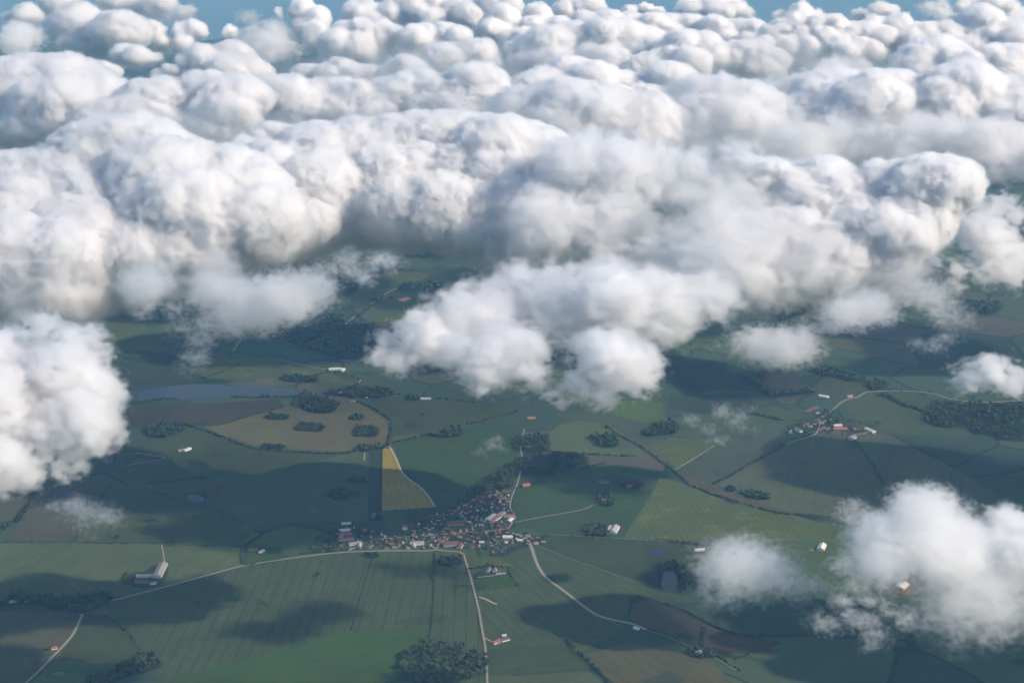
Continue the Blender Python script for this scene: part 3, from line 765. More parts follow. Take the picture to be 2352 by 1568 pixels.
KINDS = [('red', WHITEW, REDR, .30), ('redbrick', BRICKW, REDR, .18), ('dark', WHITEW, DARKR, .16), ('grey', GREYW, GREYR, .12), ('brown', BRICKW, BROWNR, .14), ('yellow', YELW, REDR, .05), ('pale', WHITEW, PALER, .05)]
LOOK = {'red': 'white-walled house with red tiled roof', 'redbrick': 'brick house with red tiled roof', 'dark': 'white-walled house with dark slate roof', 'grey': 'grey house with pale fibre cement roof',
        'brown': 'brick house with brown roof', 'yellow': 'yellow-walled house with red tiled roof', 'pale': 'white-walled house with pale metal roof'}
DIMS = [(13, 8, 2.8, 3.2), (10.5, 7.5, 2.6, 3.0), (15, 8.5, 3.0, 3.4), (8, 6, 2.5, 2.2)]
TAKEN = []


def free(x, y, r):
    for a, b_, q in TAKEN:
        if (a - x) ** 2 + (b_ - y) ** 2 < (q + r) ** 2: return False
    return True


def village(poly, spacing, where, base, most, keep=1.0):
    pts = scatter(poly, spacing, RNG, .55, keep); RNG.shuffle(pts); k = 0
    for x, y in pts:
        if k >= most: break
        if not free(x, y, 7): continue
        u = RND.random(); s = 0
        for key, w, r, f in KINDS:
            s += f
            if u <= s: break
        d = DIMS[RND.randrange(4)]
        rot = base(x, y) + RND.choice((0, math.pi / 2)) + RND.uniform(-.12, .12)
        building('house', x, y, rot, *d, w, r, LOOK[key] + ' ' + where, 'house', LOOK[key].replace('house', 'houses', 1) + ' ' + where, chimney=RND.random() < .6)
        TAKEN.append((x, y, d[0] * .42)); k += 1


# named buildings first
def big(name, px, py, rot_px, lx, ly, h, rh, w, r, label, cat, rot=None, chim=False):
    p = P(px, py)
    ro = px_rot((px, py), rot_px) if rot is None else rot
    TAKEN.append((p[0], p[1], lx * .5))
    return building(name, p[0], p[1], ro, lx, ly, h, rh, w, r, label, cat, chimney=chim, key=label)


# long barn farm at the left
big('barn', 368, 1312, (378, 1292), 78, 23, 4.5, 4.2, GREYW, GREYR, 'very long grey barn standing end-on at the left farm', 'barn')
big('barn', 328, 1325, (345, 1325), 30, 13, 4, 3.4, GREYW, GREYR, 'left grey shed of the long barn farm', 'barn')
big('barn', 354, 1324, (370, 1324), 33, 13, 4, 3.4, GREYW, GREYR, 'middle grey shed joining the long barn', 'barn')
big('barn', 325, 1337, (345, 1337), 32, 12, 4, 3.2, BRICKW, BROWNR, 'dark brown shed in front of the left farm', 'barn')
big('farmhouse', 352, 1341, (362, 1339), 15, 9, 3, 3.6, WHITEW, GREYR, 'small pale farmhouse in the long barn yard', 'house', chim=True)
# barns right of the village
big('barn', 1410, 1218, (1417, 1207), 42, 22, 4.6, 5, WHITEW, GREYR, 'large grey roofed barn right of the farm wood', 'barn')
big('barn', 1398, 1216, (1403, 1208), 28, 12, 4, 4, WHITEW, GREYR, 'small steep barn between the farm wood and the large barn', 'barn')
big('barn', 1887, 1259, (1892, 1249), 34, 19, 5, 5, YELW, PALER, 'pale roofed barn on the farm track above the lower cloud', 'barn')
big('house', 1864, 1262, (1872, 1262), 12, 8, 3, 3.4, WHITEW, DARKR, 'small house in the trees beside the pale barn', 'house', chim=True)
big('barn', 1607, 1264, (1620, 1263), 25, 9, 3.5, 2.6, WHITEW, PALER, 'long white shed touching the lower cloud', 'barn')
# white farmhouse by the lane
big('farmhouse', 1122, 1310, (1128, 1302), 20, 9, 3.4, 4.6, WHITEW, DARKR, 'white gabled farmhouse on the lane below the village', 'house', chim=True)
big('farmhouse', 1136, 1311, (1141, 1303), 18, 9, 3.4, 4.6, WHITEW, DARKR, 'second white gabled wing facing the lane farm yard', 'house')
big('barn', 1150, 1316, (1165, 1315), 24, 10, 3.6, 2.8, WHITEW, DARKR, 'low dark roofed shed beside the white farmhouse', 'barn')
# small lane farm
big('farmhouse', 1140, 1476, (1150, 1472), 18, 9, 3, 4, WHITEW, REDR, 'red roofed farmhouse at the foot of the lane', 'house', chim=True)
big('farmhouse', 1146, 1474, (1148, 1466), 14, 8, 3, 3.6, WHITEW, REDR, 'red roofed cross wing of the lane farmhouse', 'house')
big('barn', 1160, 1470, (1175, 1466), 20, 11, 3.5, 3.4, WHITEW, DARKR, 'grey roofed white barn of the lane farm', 'barn')
big('shed', 1158, 1460, (1166, 1459), 10, 6, 3, 1.6, WHITEW, PALER, 'bright white shed behind the lane farm', 'shed')
# left farmstead in its walled yard
big('farmhouse', 582, 1263, (600, 1262), 26, 9, 3, 3.4, BRICKW, BROWNR, 'dull red farm range in the walled farmstead', 'house')
big('barn', 600, 1268, (612, 1262), 20, 9, 3, 3, GREYW, GREYR, 'grey cross barn of the walled farmstead', 'barn')
# bottom left
big('house', 125, 1490, (136, 1488), 14, 8, 3, 3.4, WHITEW, REDR, 'red roofed cottage beside the bottom left road', 'house', chim=True)
big('house', 180, 1396, (190, 1392), 15, 9, 3, 3.4, BRICKW, BROWNR, 'brown cottage at the left road junction', 'house', chim=True)
big('house', 32, 1382, (44, 1380), 22, 10, 3, 3.4, GREYW, GREYR, 'grey farmhouse at the left edge hamlet', 'house')
# village landmarks
big('farmhouse', 794, 1229, (815, 1228), 34, 9, 3.6, 3.4, BRICKW, ORANGER, 'back wing of the orange roofed farm at the village end', 'house')
big('farmhouse', 796, 1240, (816, 1239), 40, 9, 3.6, 3.4, WHITEW, ORANGER, 'front wing of the orange roofed farm at the village end', 'house')
big('farmhouse', 783, 1234, (786, 1228), 20, 9, 3.6, 3.4, WHITEW, ORANGER, 'left wing of the orange roofed farm at the village end', 'house')
big('barn', 792, 1219, (812, 1217), 30, 11, 4, 2.6, WHITEW, PALER, 'pale flat shed behind the orange roofed farm', 'barn')
big('barn', 795, 1203, (812, 1202), 26, 8, 3.4, 2, WHITEW, PALER, 'narrow white shed at the top left of the village', 'barn')
big('farmhouse', 816, 1250, (840, 1246), 34, 10, 3.6, 4, YELW, GREYR, 'long grey roofed farm range on the village road', 'house')
big('farmhouse', 826, 1254, (830, 1246), 16, 9, 3.6, 4.4, WHITEW, GREYR, 'white gabled house in front of the long range', 'house')
big('farmhouse', 958, 1250, (985, 1248), 36, 11, 4.4, 4.6, WHITEW, GREYR, 'long white manor house in the middle of the village road', 'house', chim=True)
big('farmhouse', 950, 1255, (954, 1246), 16, 10, 4, 4.4, WHITEW, GREYR, 'white gabled wing of the manor house', 'house')
big('hall', 1036, 1252, (1060, 1250), 40, 15, 5.5, 5, GREYW, BROWNR, 'dark roofed hall at the right of the manor', 'hall')
big('hall', 1056, 1256, (1062, 1246), 24, 13, 5, 4.4, YELW, BROWNR, 'tan gabled hall facing the village road', 'hall')
big('hall', 1046, 1204, (1070, 1203), 46, 22, 5, 3, BRICKW, BROWNR, 'wide flat brown hall in the upper village', 'hall')
big('factory', 1128, 1190, (1140, 1182), 40, 14, 5, 2, WHITEW, PALER, 'left white factory shed above the village', 'factory')
big('factory', 1140, 1192, (1152, 1184), 36, 13, 5, 2, WHITEW, ORANGER, 'red topped factory shed between the white ones', 'factory')
big('factory', 1150, 1183, (1162, 1176), 34, 13, 5, 2, GREYW, GREYR, 'grey factory shed behind the red topped one', 'factory')
big('factory', 1170, 1186, (1195, 1186), 30, 10, 4.5, 2.2, WHITEW, REDR, 'long red roofed workshop by the upper road', 'factory')
big('factory', 1172, 1196, (1180, 1190), 22, 12, 4.5, 2, GREYW, PALER, 'small pale workshop by the road bend', 'factory')
big('hall', 1166, 1235, (1185, 1235), 26, 12, 4.5, 3, WHITEW, PALER, 'bright white hall by the road fork', 'hall')
big('hall', 1196, 1243, (1206, 1243), 16, 10, 4, 3, WHITEW, PALER, 'white house right at the curving road start', 'house')
big('farmhouse', 858, 1186, (866, 1180), 22, 11, 4, 4, GREYW, GREYR, 'grey farm in the trees above the village', 'house')
big('tower', 930, 1216, (936, 1216), 12, 9, 9, 4, WHITEW, ORANGER, 'tall white church-like house with orange roof', 'house')
big('house', 1208, 1138 - 22, (1222, 1114), 22, 12, 4, 4, BRICKW, ORANGER, 'red roofed house standing alone above the village', 'house')
# second village
big('barn', 1930, 988, (1960, 988), 44, 14, 5, 4.6, BRICKW, ORANGER, 'long orange brick barn in the second village', 'barn')
big('barn', 1924, 980, (1940, 979), 26, 12, 5, 3.6, GREYW, PALER, 'grey shed behind the orange brick barn', 'barn')
big('barn', 1998, 990, (2012, 996), 36, 15, 5, 3, WHITEW, PALER, 'bright white arched shed at the right end of the second village', 'barn')
big('barn', 1957, 1008, (1966, 1000), 26, 20, 5.5, 3.4, GREYW, GREYR, 'big grey barn in the shadow below the second village', 'barn')
big('barn', 1834, 990, (1843, 996), 30, 14, 4.6, 4, WHITEW, GREYR, 'grey barn at the left end of the second village', 'barn')
big('barn', 1892, 912, (1904, 914), 32, 13, 4.5, 3, WHITEW, PALER, 'pale barn above the second village', 'barn')
big('house', 1952, 911, (1962, 910), 18, 10, 3.4, 3.6, WHITEW, ORANGER, 'red roofed house by the winding upper road', 'house')
big('house', 1388, 1150, (1398, 1149), 15, 9, 3.2, 3.6, BRICKW, REDR, 'lone red house inside the hill copse', 'house', chim=True)
big('house', 1444, 1119, (1456, 1118), 15, 9, 3.2, 3.6, BRICKW, REDR, 'red house behind the dark hill copse', 'house', chim=True)
# lake side
big('farmhouse', 715, 932, (730, 928), 40, 11, 4, 3.8, BRICKW, ORANGER, 'long red farm range by the lake', 'house')
big('farmhouse', 704, 936, (706, 926), 26, 10, 4, 3.8, BRICKW, ORANGER, 'left red wing of the lake farm', 'house')
big('house', 747, 928, (750, 922), 20, 9, 4, 3.6, WHITEW, ORANGER, 'white gabled house of the lake farm', 'house')
big('barn', 795, 903, (815, 901), 44, 12, 4, 3.6, WHITEW, ORANGER, 'long orange roofed range in the lakeside hamlet', 'barn')
big('house', 812, 922, (820, 922), 18, 9, 3.6, 3.4, WHITEW, REDR, 'red roofed house at the corner of the brown field', 'house')
big('barn', 770, 849, (795, 848), 44, 14, 4.5, 3, WHITEW, PALER, 'white farm range on the slope above the lake', 'barn')
big('barn', 786, 852, (794, 846), 26, 14, 4.5, 3, GREYW, PALER, 'pale cross shed of the slope farm', 'barn')
big('barn', 978, 917, (1000, 917), 34, 9, 4, 2.6, WHITEW, PALER, 'low white shed in the green upper field', 'barn')
big('barn', 430, 1034, (440, 1030), 26, 11, 4, 3, WHITEW, PALER, 'white shed of the farm by the left cloud', 'barn')
big('barn', 416, 1036, (426, 1034), 18, 9, 4, 3, GREYW, GREYR, 'grey house of the farm by the left cloud', 'house')
big('house', 1210, 1030, (1220, 1029), 22, 10, 4, 3.6, WHITEW, REDR, 'red roofed house at the wood edge', 'house')
big('house', 1220, 962, (1232, 961), 26, 11, 4, 3.6, BRICKW, REDR, 'red farm below the big cloud edge', 'house')
big('house', 1604, 1500, (1614, 1497), 16, 9, 3.4, 3.4, YELW, GREYR, 'tan house in the diagonal hedge farm', 'house')
big('shed', 1462, 1444, (1472, 1447), 14, 7, 3.4, 2, WHITEW, PALER, 'white shed by the curving road end', 'shed')
big('hall', 2072, 1348, (2082, 1340), 34, 22, 6, 3, YELW, PALER, 'pale building glimpsed through the hole in the lower cloud', 'building')
tag(link('bare_soil', mesh('bare_soil', [(p[0], p[1], .95) for p in W([(2050,1342),(2075,1334),(2100,1350),(2112,1364),(2080,1368),(2052,1358)])], [(0, 1, 2, 3, 4, 5)], [material('bare_soil', (.15, .10, .075), .95, .1, noise=(9, .3))])), 'reddish bare soil seen through the lower cloud', kind='structure')

V1 = [(765,1222),(800,1208),(880,1222),(905,1228),(942,1228),(952,1206),(985,1196),(1000,1178),(1040,1165),(1062,1150),(1110,1138),(1172,1132),(1168,1166),(1180,1192),(1166,1216),(1206,1226),(1256,1236),(1250,1254),(1216,1248),(1180,1252),(1160,1274),(1128,1272),(1100,1260),(1000,1259),(812,1260),(772,1252)]
village(V1, 20.5, 'in the main village', lambda x, y: .08 * math.sin(x / 90), 230, .9)
V1B = [(1062,1148),(1072,1126),(1120,1118),(1176,1120),(1174,1134),(1110,1140)]
village(V1B, 30, 'in the estate behind the main village', lambda x, y: .3, 30)
V2 = [(1800,990),(1830,974),(1868,972),(1876,950),(1900,940),(1912,955),(1905,975),(1960,982),(1990,992),(1940,992),(1860,990),(1820,1000)]
village(V2, 27, 'in the second village', lambda x, y: .2, 60)
village([(590,770),(620,752),(680,752),(720,766),(700,790),(650,778)], 28, 'in the hazy village under the cloud arm', lambda x, y: .1, 34)
village([(700,770),(760,750),(840,754),(850,790),(800,815),(720,800)], 60, 'scattered in the forest far up the slope', lambda x, y: .3, 26)
village([(690,920),(760,915),(780,935),(740,945),(700,940)], 26, 'behind the red lake farm', lambda x, y: .1, 8)
village([(800,904),(850,902),(890,908),(840,914)], 30, 'in the lakeside hamlet', lambda x, y: .2, 14)
village([(20,1380),(100,1378),(160,1388),(200,1384),(180,1396),(100,1392)], 34, 'in the left edge hamlet', lambda x, y: .4, 9)
village([(1770,706),(1830,690),(1900,684),(1880,708),(1800,728)], 45, 'in the far village of the right cloud gap', lambda x, y: .2, 30)
village([(1140,1108),(1172,1108),(1172,1120),(1120,1120)], 28, 'at the wood edge above the estate', lambda x, y: .2, 10)

# gardens: village trees, one by one where they show largest
vt = scatter(V1, 9.5, RNG, .9, .85); RNG.shuffle(vt)
k = 0; rest = []
for x, y in vt:
    if not free(x, y, 2.0): continue
    if k < 150:
        c = RND.random() < .12
        tree(x, y, RND.uniform(2.8, 4.8), 'slim spruce among the gardens of the main village' if c else 'leafy garden tree between the houses of the main village', 'garden spruces of the main village' if c else 'garden trees of the main village', 4 + RND.randrange(2) if c else None); k += 1
    elif RND.random() < .55: rest.append((x, y))
for lab, poly, spc, r, keep in [('garden greenery of the second village', V2, 11, 4.2, .8), ('trees and hedges of the estate behind the village', V1B, 11, 4, .8), ('trees of the hazy village under the cloud arm', [(580,772),(620,748),(700,748),(720,764),(650,776)], 13, 5.5, .7),
                                ('trees round the second village', [(1796,1000),(1800,976),(1840,964),(1900,935),(1925,940),(1950,960),(1990,975),(1960,1004),(1940,1000),(1900,985),(1850,1000)], 13, 5, .5),
                                ('wooded west end of the main village', [(700,1250),(740,1225),(790,1205),(800,1220),(780,1258),(720,1268)], 10, 5, .8), ('dense trees above the village church', [(925,1180),(950,1172),(1000,1168),(1010,1180),(985,1200),(935,1198)], 8, 5, 1),
                                ('thicket at the lower right of the village', [(1110,1258),(1150,1256),(1180,1258),(1165,1276),(1130,1278)], 9, 4.4, .8)]:
    p = scatter(poly, spc, RNG, .9, keep); p = np.array([q for q in p if free(q[0], q[1], 2.5)])
    tag(link('garden_trees', tri_mesh('garden_trees', *mass(p, r * RNG.uniform(.6, 1.2, len(p)), RNG), LEAF)), lab, kind='stuff')
if rest:
    rest = np.array(rest)
    tag(link('garden_trees', tri_mesh('garden_trees', *mass(rest, 3.2 * RNG.uniform(.6, 1.2, len(rest)), RNG), LEAF)), 'low garden greenery between the houses of the main village', kind='stuff')

# ------------------------------------------------------------------ haze
hz = material('haze_air'); hn = hz.node_tree; hn.nodes.clear()
ho = hn.nodes.new('ShaderNodeOutputMaterial'); hv = hn.nodes.new('ShaderNodeVolumePrincipled')
hv.inputs['Color'].default_value = (*HAZE_COLOR, 1); hv.inputs['Absorption Color'].default_value = (1, 1, 1, 1)
hv.inputs['Density'].default_value = HAZE_DENSITY; hv.inputs['Anisotropy'].default_value = 0.0
hn.links.new(hv.outputs[0], ho.inputs['Volume'])
x0, x1, y0, y1, z0, z1 = -G - 500, G + 500, -8500, 60500, -1.0, CAM_H + 25
hb = [(x, y, z) for z in (z0, z1) for x, y in ((x0, y0), (x1, y0), (x1, y1), (x0, y1))]
hf = [(3, 2, 1, 0), (4, 5, 6, 7), (0, 1, 5, 4), (1, 2, 6, 5), (2, 3, 7, 6), (3, 0, 4, 7)]
if HAZE_DENSITY > 0:
    tag(link('haze', mesh('haze', hb, hf, [hz])), 'blue summer haze between the aircraft and the land', kind='stuff')

# ------------------------------------------------------------------ clouds
# kind: edge softness, optical depth across a puff, billow height, raggedness, growth of the puffs, opaque heart
CK = {'dense': (.16, 6.5, .85, .60, 1.0, True), 'soft': (.36, 4.2, .62, .75, 1.12, True),
      'veil': (.85, 1.4, .0, 1.0, 1.45, False), 'wisp': (1.0, 1.1, .0, 1.0, 2.3, False), 'mist': (1.0, .62, .0, 1.0, 2.1, False)}
WIDE = {'dense': (1.6, 1.35, .95), 'soft': (1.35, 1.25, .95), 'veil': (1.3, 1.2, .9), 'wisp': (1.5, 1.2, .8), 'mist': (1.6, 1.4, .7)}   # puffs are wider than tall
HEART = material('cloud_heart', (.93, .93, .94), 1.0, 0.0)


def cloud_tree(src, pts, kind, voxel, seed, heart, wide):
    """volume of droplets: puffs (points with radius) melted together, roughened by billows, denser inwards"""
    ed, od, bil, rag, grow, _ = CK[kind]
    rr = np.array([p[3] for p in pts]); rt_ = float(np.median(rr)); aw = 1.15 * rt_
    t = bpy.data.node_groups.new('cloud_form', 'GeometryNodeTree')
    t.interface.new_socket('Geometry', in_out='INPUT', socket_type='NodeSocketGeometry')
    t.interface.new_socket('Geometry', in_out='OUTPUT', socket_type='NodeSocketGeometry')
    q = NT(t)
    gi = q.new('NodeGroupInput'); go = q.new('NodeGroupOutput')
    if src is not None:
        oi = q.new('GeometryNodeObjectInfo'); oi.inputs['Object'].default_value = src; points = oi.outputs['Geometry']
    else: points = gi.outputs[0]
    pos = q.new('GeometryNodeInputPosition').outputs[0]
    sp_ = q.vmath('ADD', pos, (seed * 613.0, seed * 271.0, seed * 97.0))
    wn_ = q.noise(sp_, 1 / (aw * 2.6), 3, .6).outputs['Color']
    wpos = q.vmath('MULTIPLY_ADD', q.vmath('SUBTRACT', wn_, (.5, .5, .5)), (aw * 2.1, aw * 2.1, aw * 1.7), pos)
    wpos = q.vmath('DIVIDE', wpos, wide)
    at = q.new('GeometryNodeInputNamedAttribute', data_type='FLOAT'); at.inputs[0].default_value = 'radius'
    f = None
    for r in sorted(set(rr)):
        cm = q.new('FunctionNodeCompare', data_type='FLOAT', operation='NOT_EQUAL')
        q.L.new(at.outputs['Attribute'], cm.inputs[0]); cm.inputs[1].default_value = r; cm.inputs['Epsilon'].default_value = .01
        dg = q.new('GeometryNodeDeleteGeometry', domain='POINT'); q.L.new(points, dg.inputs[0]); q.L.new(cm.outputs[0], dg.inputs[1])
        pr = q.new('GeometryNodeProximity', target_element='POINTS'); q.L.new(dg.outputs[0], pr.inputs[0]); q.L.new(wpos, pr.inputs['Sample Position'])
        d = q.math('SUBTRACT', float(r) * grow, pr.outputs['Distance'])
        f = d if f is None else q.math('SMOOTH_MAX', f, d, 1.5 * rt_)
    if bil:
        vo = q.new('ShaderNodeTexVoronoi', feature='F1'); vo.normalize = True
        for k_, v_ in (('Scale', 1.25 / aw), ('Detail', 3.0), ('Roughness', .62), ('Lacunarity', 2.25)): vo.inputs[k_].default_value = v_
        w2 = q.vmath('MULTIPLY_ADD', q.noise(sp_, 1 / (aw * .9), 1).outputs['Color'], (aw * .8,) * 3, sp_)
        q.L.new(w2, vo.inputs['Vector'])
        f = q.math('ADD', f, q.math('MULTIPLY', q.math('SUBTRACT', .38, vo.outputs['Distance']), aw * bil))
    raw = f
    n2 = q.noise(q.vmath('MULTIPLY', sp_, (1.0, 1.0, 1.2)), 1 / (aw * .6), 5, .56); n2.inputs['Distortion'].default_value = .25
    f = q.math('ADD', f, q.math('MULTIPLY', q.math('SUBTRACT', n2.outputs[0], .5), aw * rag * 1.3))
    z = q.new('ShaderNodeSeparateXYZ'); q.L.new(pos, z.inputs[0])
    zs = np.array([p[2] for p in pts]); zb, zt = float((zs - rr).min()), float((zs + rr * .3).max())
    low = q.rng(z.outputs[2], zb, zb + (.62 if kind == 'dense' else .88) * (zt - zb), 1.0, 0.0, 'SMOOTHSTEP')
    # torn, eroded form for thin cloud and for fraying undersides
    st = q.vmath('MULTIPLY', sp_, (.75, 1.0, 1.15))
    n3 = q.noise(st, 1 / (aw * {'dense': .8, 'soft': .62, 'veil': .62, 'wisp': .7, 'mist': .8}[kind]), 5, .60); n3.inputs['Distortion'].default_value = {'dense': .5, 'soft': .7, 'veil': 1.1, 'wisp': 1.3, 'mist': .8}[kind]
    nz = q.rng(n3.outputs[0], .33, .67, -1.0, 1.0)
    hump = q.math('MINIMUM', q.math('DIVIDE', f if kind in ('dense', 'soft') else raw, rt_ * {'dense': 1.35, 'soft': 1.5, 'veil': 1.7, 'wisp': 2.2, 'mist': 2.2}[kind]), 1.0)
    kb, kn, ko, kg = {'dense': (2.0, .6, -.35, .75), 'soft': (2.1, 1.1, -.38, .6), 'veil': (1.8, 1.35, -.55, .5), 'wisp': (1.2, .95, -.66, .45), 'mist': (1.3, .9, -.66, .5)}[kind]
    torn = q.math('MULTIPLY', q.math('ADD', q.math('ADD', q.math('MULTIPLY', hump, kb), q.math('MULTIPLY', nz, kn)), ko), kg)
    p0 = np.array([p[:3] for p in pts]); g_ = grow + .25; wd = np.array(wide) * .5 + .5; mn = (p0 - rr[:, None] * g_ * wd).min(0) - aw * .5; mx = (p0 + rr[:, None] * g_ * wd).max(0) + aw * .5
    vc = q.new('GeometryNodeVolumeCube')
    if heart:
        f = q.math('SUBTRACT', f, q.math('MULTIPLY', low, .9 * rt_))
        if kind == 'soft': f = q.math('SUBTRACT', f, .55 * rt_)
        q.L.new(q.math('ADD', q.math('DIVIDE', f, (1.0 if kind == 'dense' else .55 + ed) * rt_), -.5), vc.inputs['Density'])   # the heart starts well inside
        voxel = max(voxel * 2.4, rt_ * .18)
    else:
        def unit(x):
            c_ = q.new('ShaderNodeClamp'); q.L.new(x, c_.inputs[0]); return c_.outputs[0]
        torn = unit(torn); full = unit(q.math('DIVIDE', f, ed * rt_))
        if kind == 'dense': den = q.math('ADD', q.math('MULTIPLY', full, q.math('SUBTRACT', 1.0, low)), q.math('MULTIPLY', torn, low))
        elif kind == 'soft': den = q.math('ADD', q.math('MULTIPLY', q.math('MULTIPLY', full, unit(q.math('MULTIPLY', torn, 3.0))), .3), q.math('MULTIPLY', torn, .75))
        else: den = torn
        # a thin halo of mist round the body, wider below
        reach = q.math('MULTIPLY', q.math('ADD', q.math('MULTIPLY', low, .85), .30), rt_)
        halo = q.math('ADD', q.math('MULTIPLY', q.math('ADD', raw, reach), .75 / rt_), q.math('MULTIPLY', nz, .38))
        den = q.math('MAXIMUM', den, q.math('MULTIPLY', unit(halo), {'dense': .06, 'soft': .0, 'veil': .0, 'wisp': .0, 'mist': .0}[kind]))
        q.L.new(den, vc.inputs['Density'])
    res = np.clip(((mx - mn) / voxel).astype(int), 6, 420)
    vc.inputs['Min'].default_value = mn; vc.inputs['Max'].default_value = mx
    for a_, r_ in zip('XYZ', res): vc.inputs['Resolution ' + a_].default_value = int(r_)
    out = vc.outputs[0]; m = None
    if heart:
        v2 = q.new('GeometryNodeVolumeToMesh'); q.L.new(out, v2.inputs[0]); v2.inputs['Threshold'].default_value = .5; v2.inputs['Adaptivity'].default_value = .2
        ss = q.new('GeometryNodeSetShadeSmooth'); q.L.new(v2.outputs[0], ss.inputs[0]); out = ss.outputs[0]
    else:
        sm = q.new('GeometryNodeSetMaterial'); q.L.new(out, sm.inputs[0]); out = sm.outputs[0]
        m = bpy.data.materials.new('cloud_droplets'); m.use_nodes = True; mn_ = NT(m.node_tree); mn_.N.clear()
        mo = mn_.new('ShaderNodeOutputMaterial'); vs = mn_.new('ShaderNodeVolumeScatter'); vs.inputs['Color'].default_value = (1, 1, 1, 1); vs.inputs['Anisotropy'].default_value = .6 if kind == 'dense' else .55
        aa = mn_.new('ShaderNodeAttribute', attribute_name='density')
        mn_.L.new(mn_.math('MULTIPLY', aa.outputs['Fac'], od / rt_), vs.inputs['Density']); mn_.L.new(vs.outputs[0], mo.inputs['Volume'])
        sm.inputs['Material'].default_value = m
    q.L.new(out, go.inputs[0])
    return t, m, int(res.prod())


NVOX = [0]
QV = 1.0
CLOUDS = []


def cloud(label, blobs, base=820.0, lean=.9, kind='dense', group=None, sub=2, depth=.5, world_pts=None, vpx=5.2, swell=1.0, mul=1.0):
    """blobs: (x, y, r) in photograph pixels; the lowest stands at altitude `base`, higher ones lie further back and up"""
    i = len(CLOUDS)
    rg = np.random.default_rng(100 + i)
    if world_pts is None:
        yb = max(b_[1] for b_ in blobs); q0 = P(np.mean([b_[0] for b_ in blobs]), yb, base); m_ = mpp(q0)
        pts = []
        for x, y, r in blobs:
            r *= mul
            if yb < 225: r *= .86 if yb > 100 else .72
            if r > 40: r *= swell
            if r > 26: x, y, r = x + rg.normal() * .16 * r, y + rg.normal() * .10 * r, r * math.exp(rg.normal() * .16)
            Y = q0[1] + lean * (yb - y) * m_ + rg.normal() * depth * r * m_ * 1.1
            p = PD(x, y, Y); pts.append((p[0], p[1], p[2], r * mpp(p)))
    else: pts = [tuple(p) for p in world_pts]; m_ = mpp(pts[0][:3])
    ext = []                                                        # smaller turrets on the main puffs
    for x, y, z, r in pts:
        for _ in range(sub if kind == 'dense' and rg.random() < .6 else 0):
            d = rg.normal(size=3); d[2] = abs(d[2]) * .8; d /= np.linalg.norm(d)
            k_ = rg.uniform(.25, .6)
            ext.append((x + d[0] * r * .72, y + d[1] * r * .72, z + d[2] * r * .72, r * k_))
    if kind == 'dense' and world_pts is None and yb > 225:                       # the sagging, misty underside
        zm = np.median([p[2] for p in pts])
        for x, y, z, r in list(pts):
            if z < zm + .2 * r: ext.append((x + rg.normal() * .3 * r, y + rg.normal() * .3 * r, z - .5 * r, r * .9))
    pts = pts + ext
    rr = np.array([p[3] for p in pts]); lo = np.log(rr.min()); hi = np.log(rr.max()); nb = 3 if hi - lo > .3 else 2
    lv = np.exp(np.linspace(lo, hi, nb)); qr = lv[np.argmin(np.abs(np.log(rr)[:, None] - np.log(lv)[None]), axis=1)]
    pts = [(p[0], p[1], p[2], float(np.float32(r))) for p, r in zip(pts, qr)]
    wide = WIDE[kind]
    if world_pts is None and yb < 225 and kind == 'dense': wide = (rg.uniform(1.0, 1.6), 1.2, rg.uniform(.82, 1.0))
    if world_pts is not None: wide = (1.1, 1.1, 1)
    if kind in ('soft', 'veil') or (world_pts is None and yb < 225): vpx *= .85
    CLOUDS.append((label, pts, kind, group, vpx * m_ * QV, wide))


def puff_points(pts, wide):
    me = bpy.data.meshes.new('puffs'); me.from_pydata([tuple(a / b for a, b in zip(p[:3], wide)) for p in pts], [], [])
    a_ = me.attributes.new('radius', 'FLOAT', 'POINT'); a_.data.foreach_set('value', [p[3] for p in pts])
    return me


def build_clouds():
    hearts = {}
    for i, (label, pts, kind, group, vox, wide) in enumerate(CLOUDS):
        if CK[kind][5]:
            h = link('cloud', puff_points(pts, wide)); t, _, nv = cloud_tree(None, pts, kind, vox, i + 1, True, wide); NVOX[0] += nv
            h.modifiers.new('form', 'NODES').node_group = t
            hearts[i] = (h, t)
    dg = bpy.context.evaluated_depsgraph_get(); dg.update()
    made = {i: bpy.data.meshes.new_from_object(h.evaluated_get(dg)) for i, (h, t) in hearts.items()}
    for i, (h, t) in hearts.items():
        me = made[i]
        bm = bmesh.new(); bm.from_mesh(me); left = set(bm.verts); best = []
        while left:                                                  # one body per cloud
            st_ = [left.pop()]; isl = list(st_)
            while st_:
                for e_ in st_.pop().link_edges:
                    for v_ in e_.verts:
                        if v_ in left: left.discard(v_); st_.append(v_); isl.append(v_)
            if len(isl) > len(best): best = isl
        keep = set(best); bmesh.ops.delete(bm, geom=[v_ for v_ in bm.verts if v_ not in keep], context='VERTS'); bm.to_mesh(me); bm.free()
        h.modifiers.clear(); h.data = me; bpy.data.node_groups.remove(t)
        me.materials.clear(); me.materials.append(HEART)
    for i, (label, pts, kind, group, vox, wide) in enumerate(CLOUDS):
        root = hearts[i][0] if i in hearts else None
        if root is not None and not len(root.data.polygons): bpy.data.objects.remove(root); root = None
        src = bpy.data.objects.new('puffs', puff_points(pts, wide))       # only data for the form, never in the scene
        v = bpy.data.objects.new('mist' if root else 'cloud', bpy.data.volumes.new('mist')); COL.objects.link(v)
        t, m, nv = cloud_tree(src, pts, kind, vox, i + 1, False, wide); NVOX[0] += nv
        v.modifiers.new('form', 'NODES').node_group = t
        v.data.materials.append(m)
        if root: v.parent = root
        tag(root or v, label, 'cloud', group)


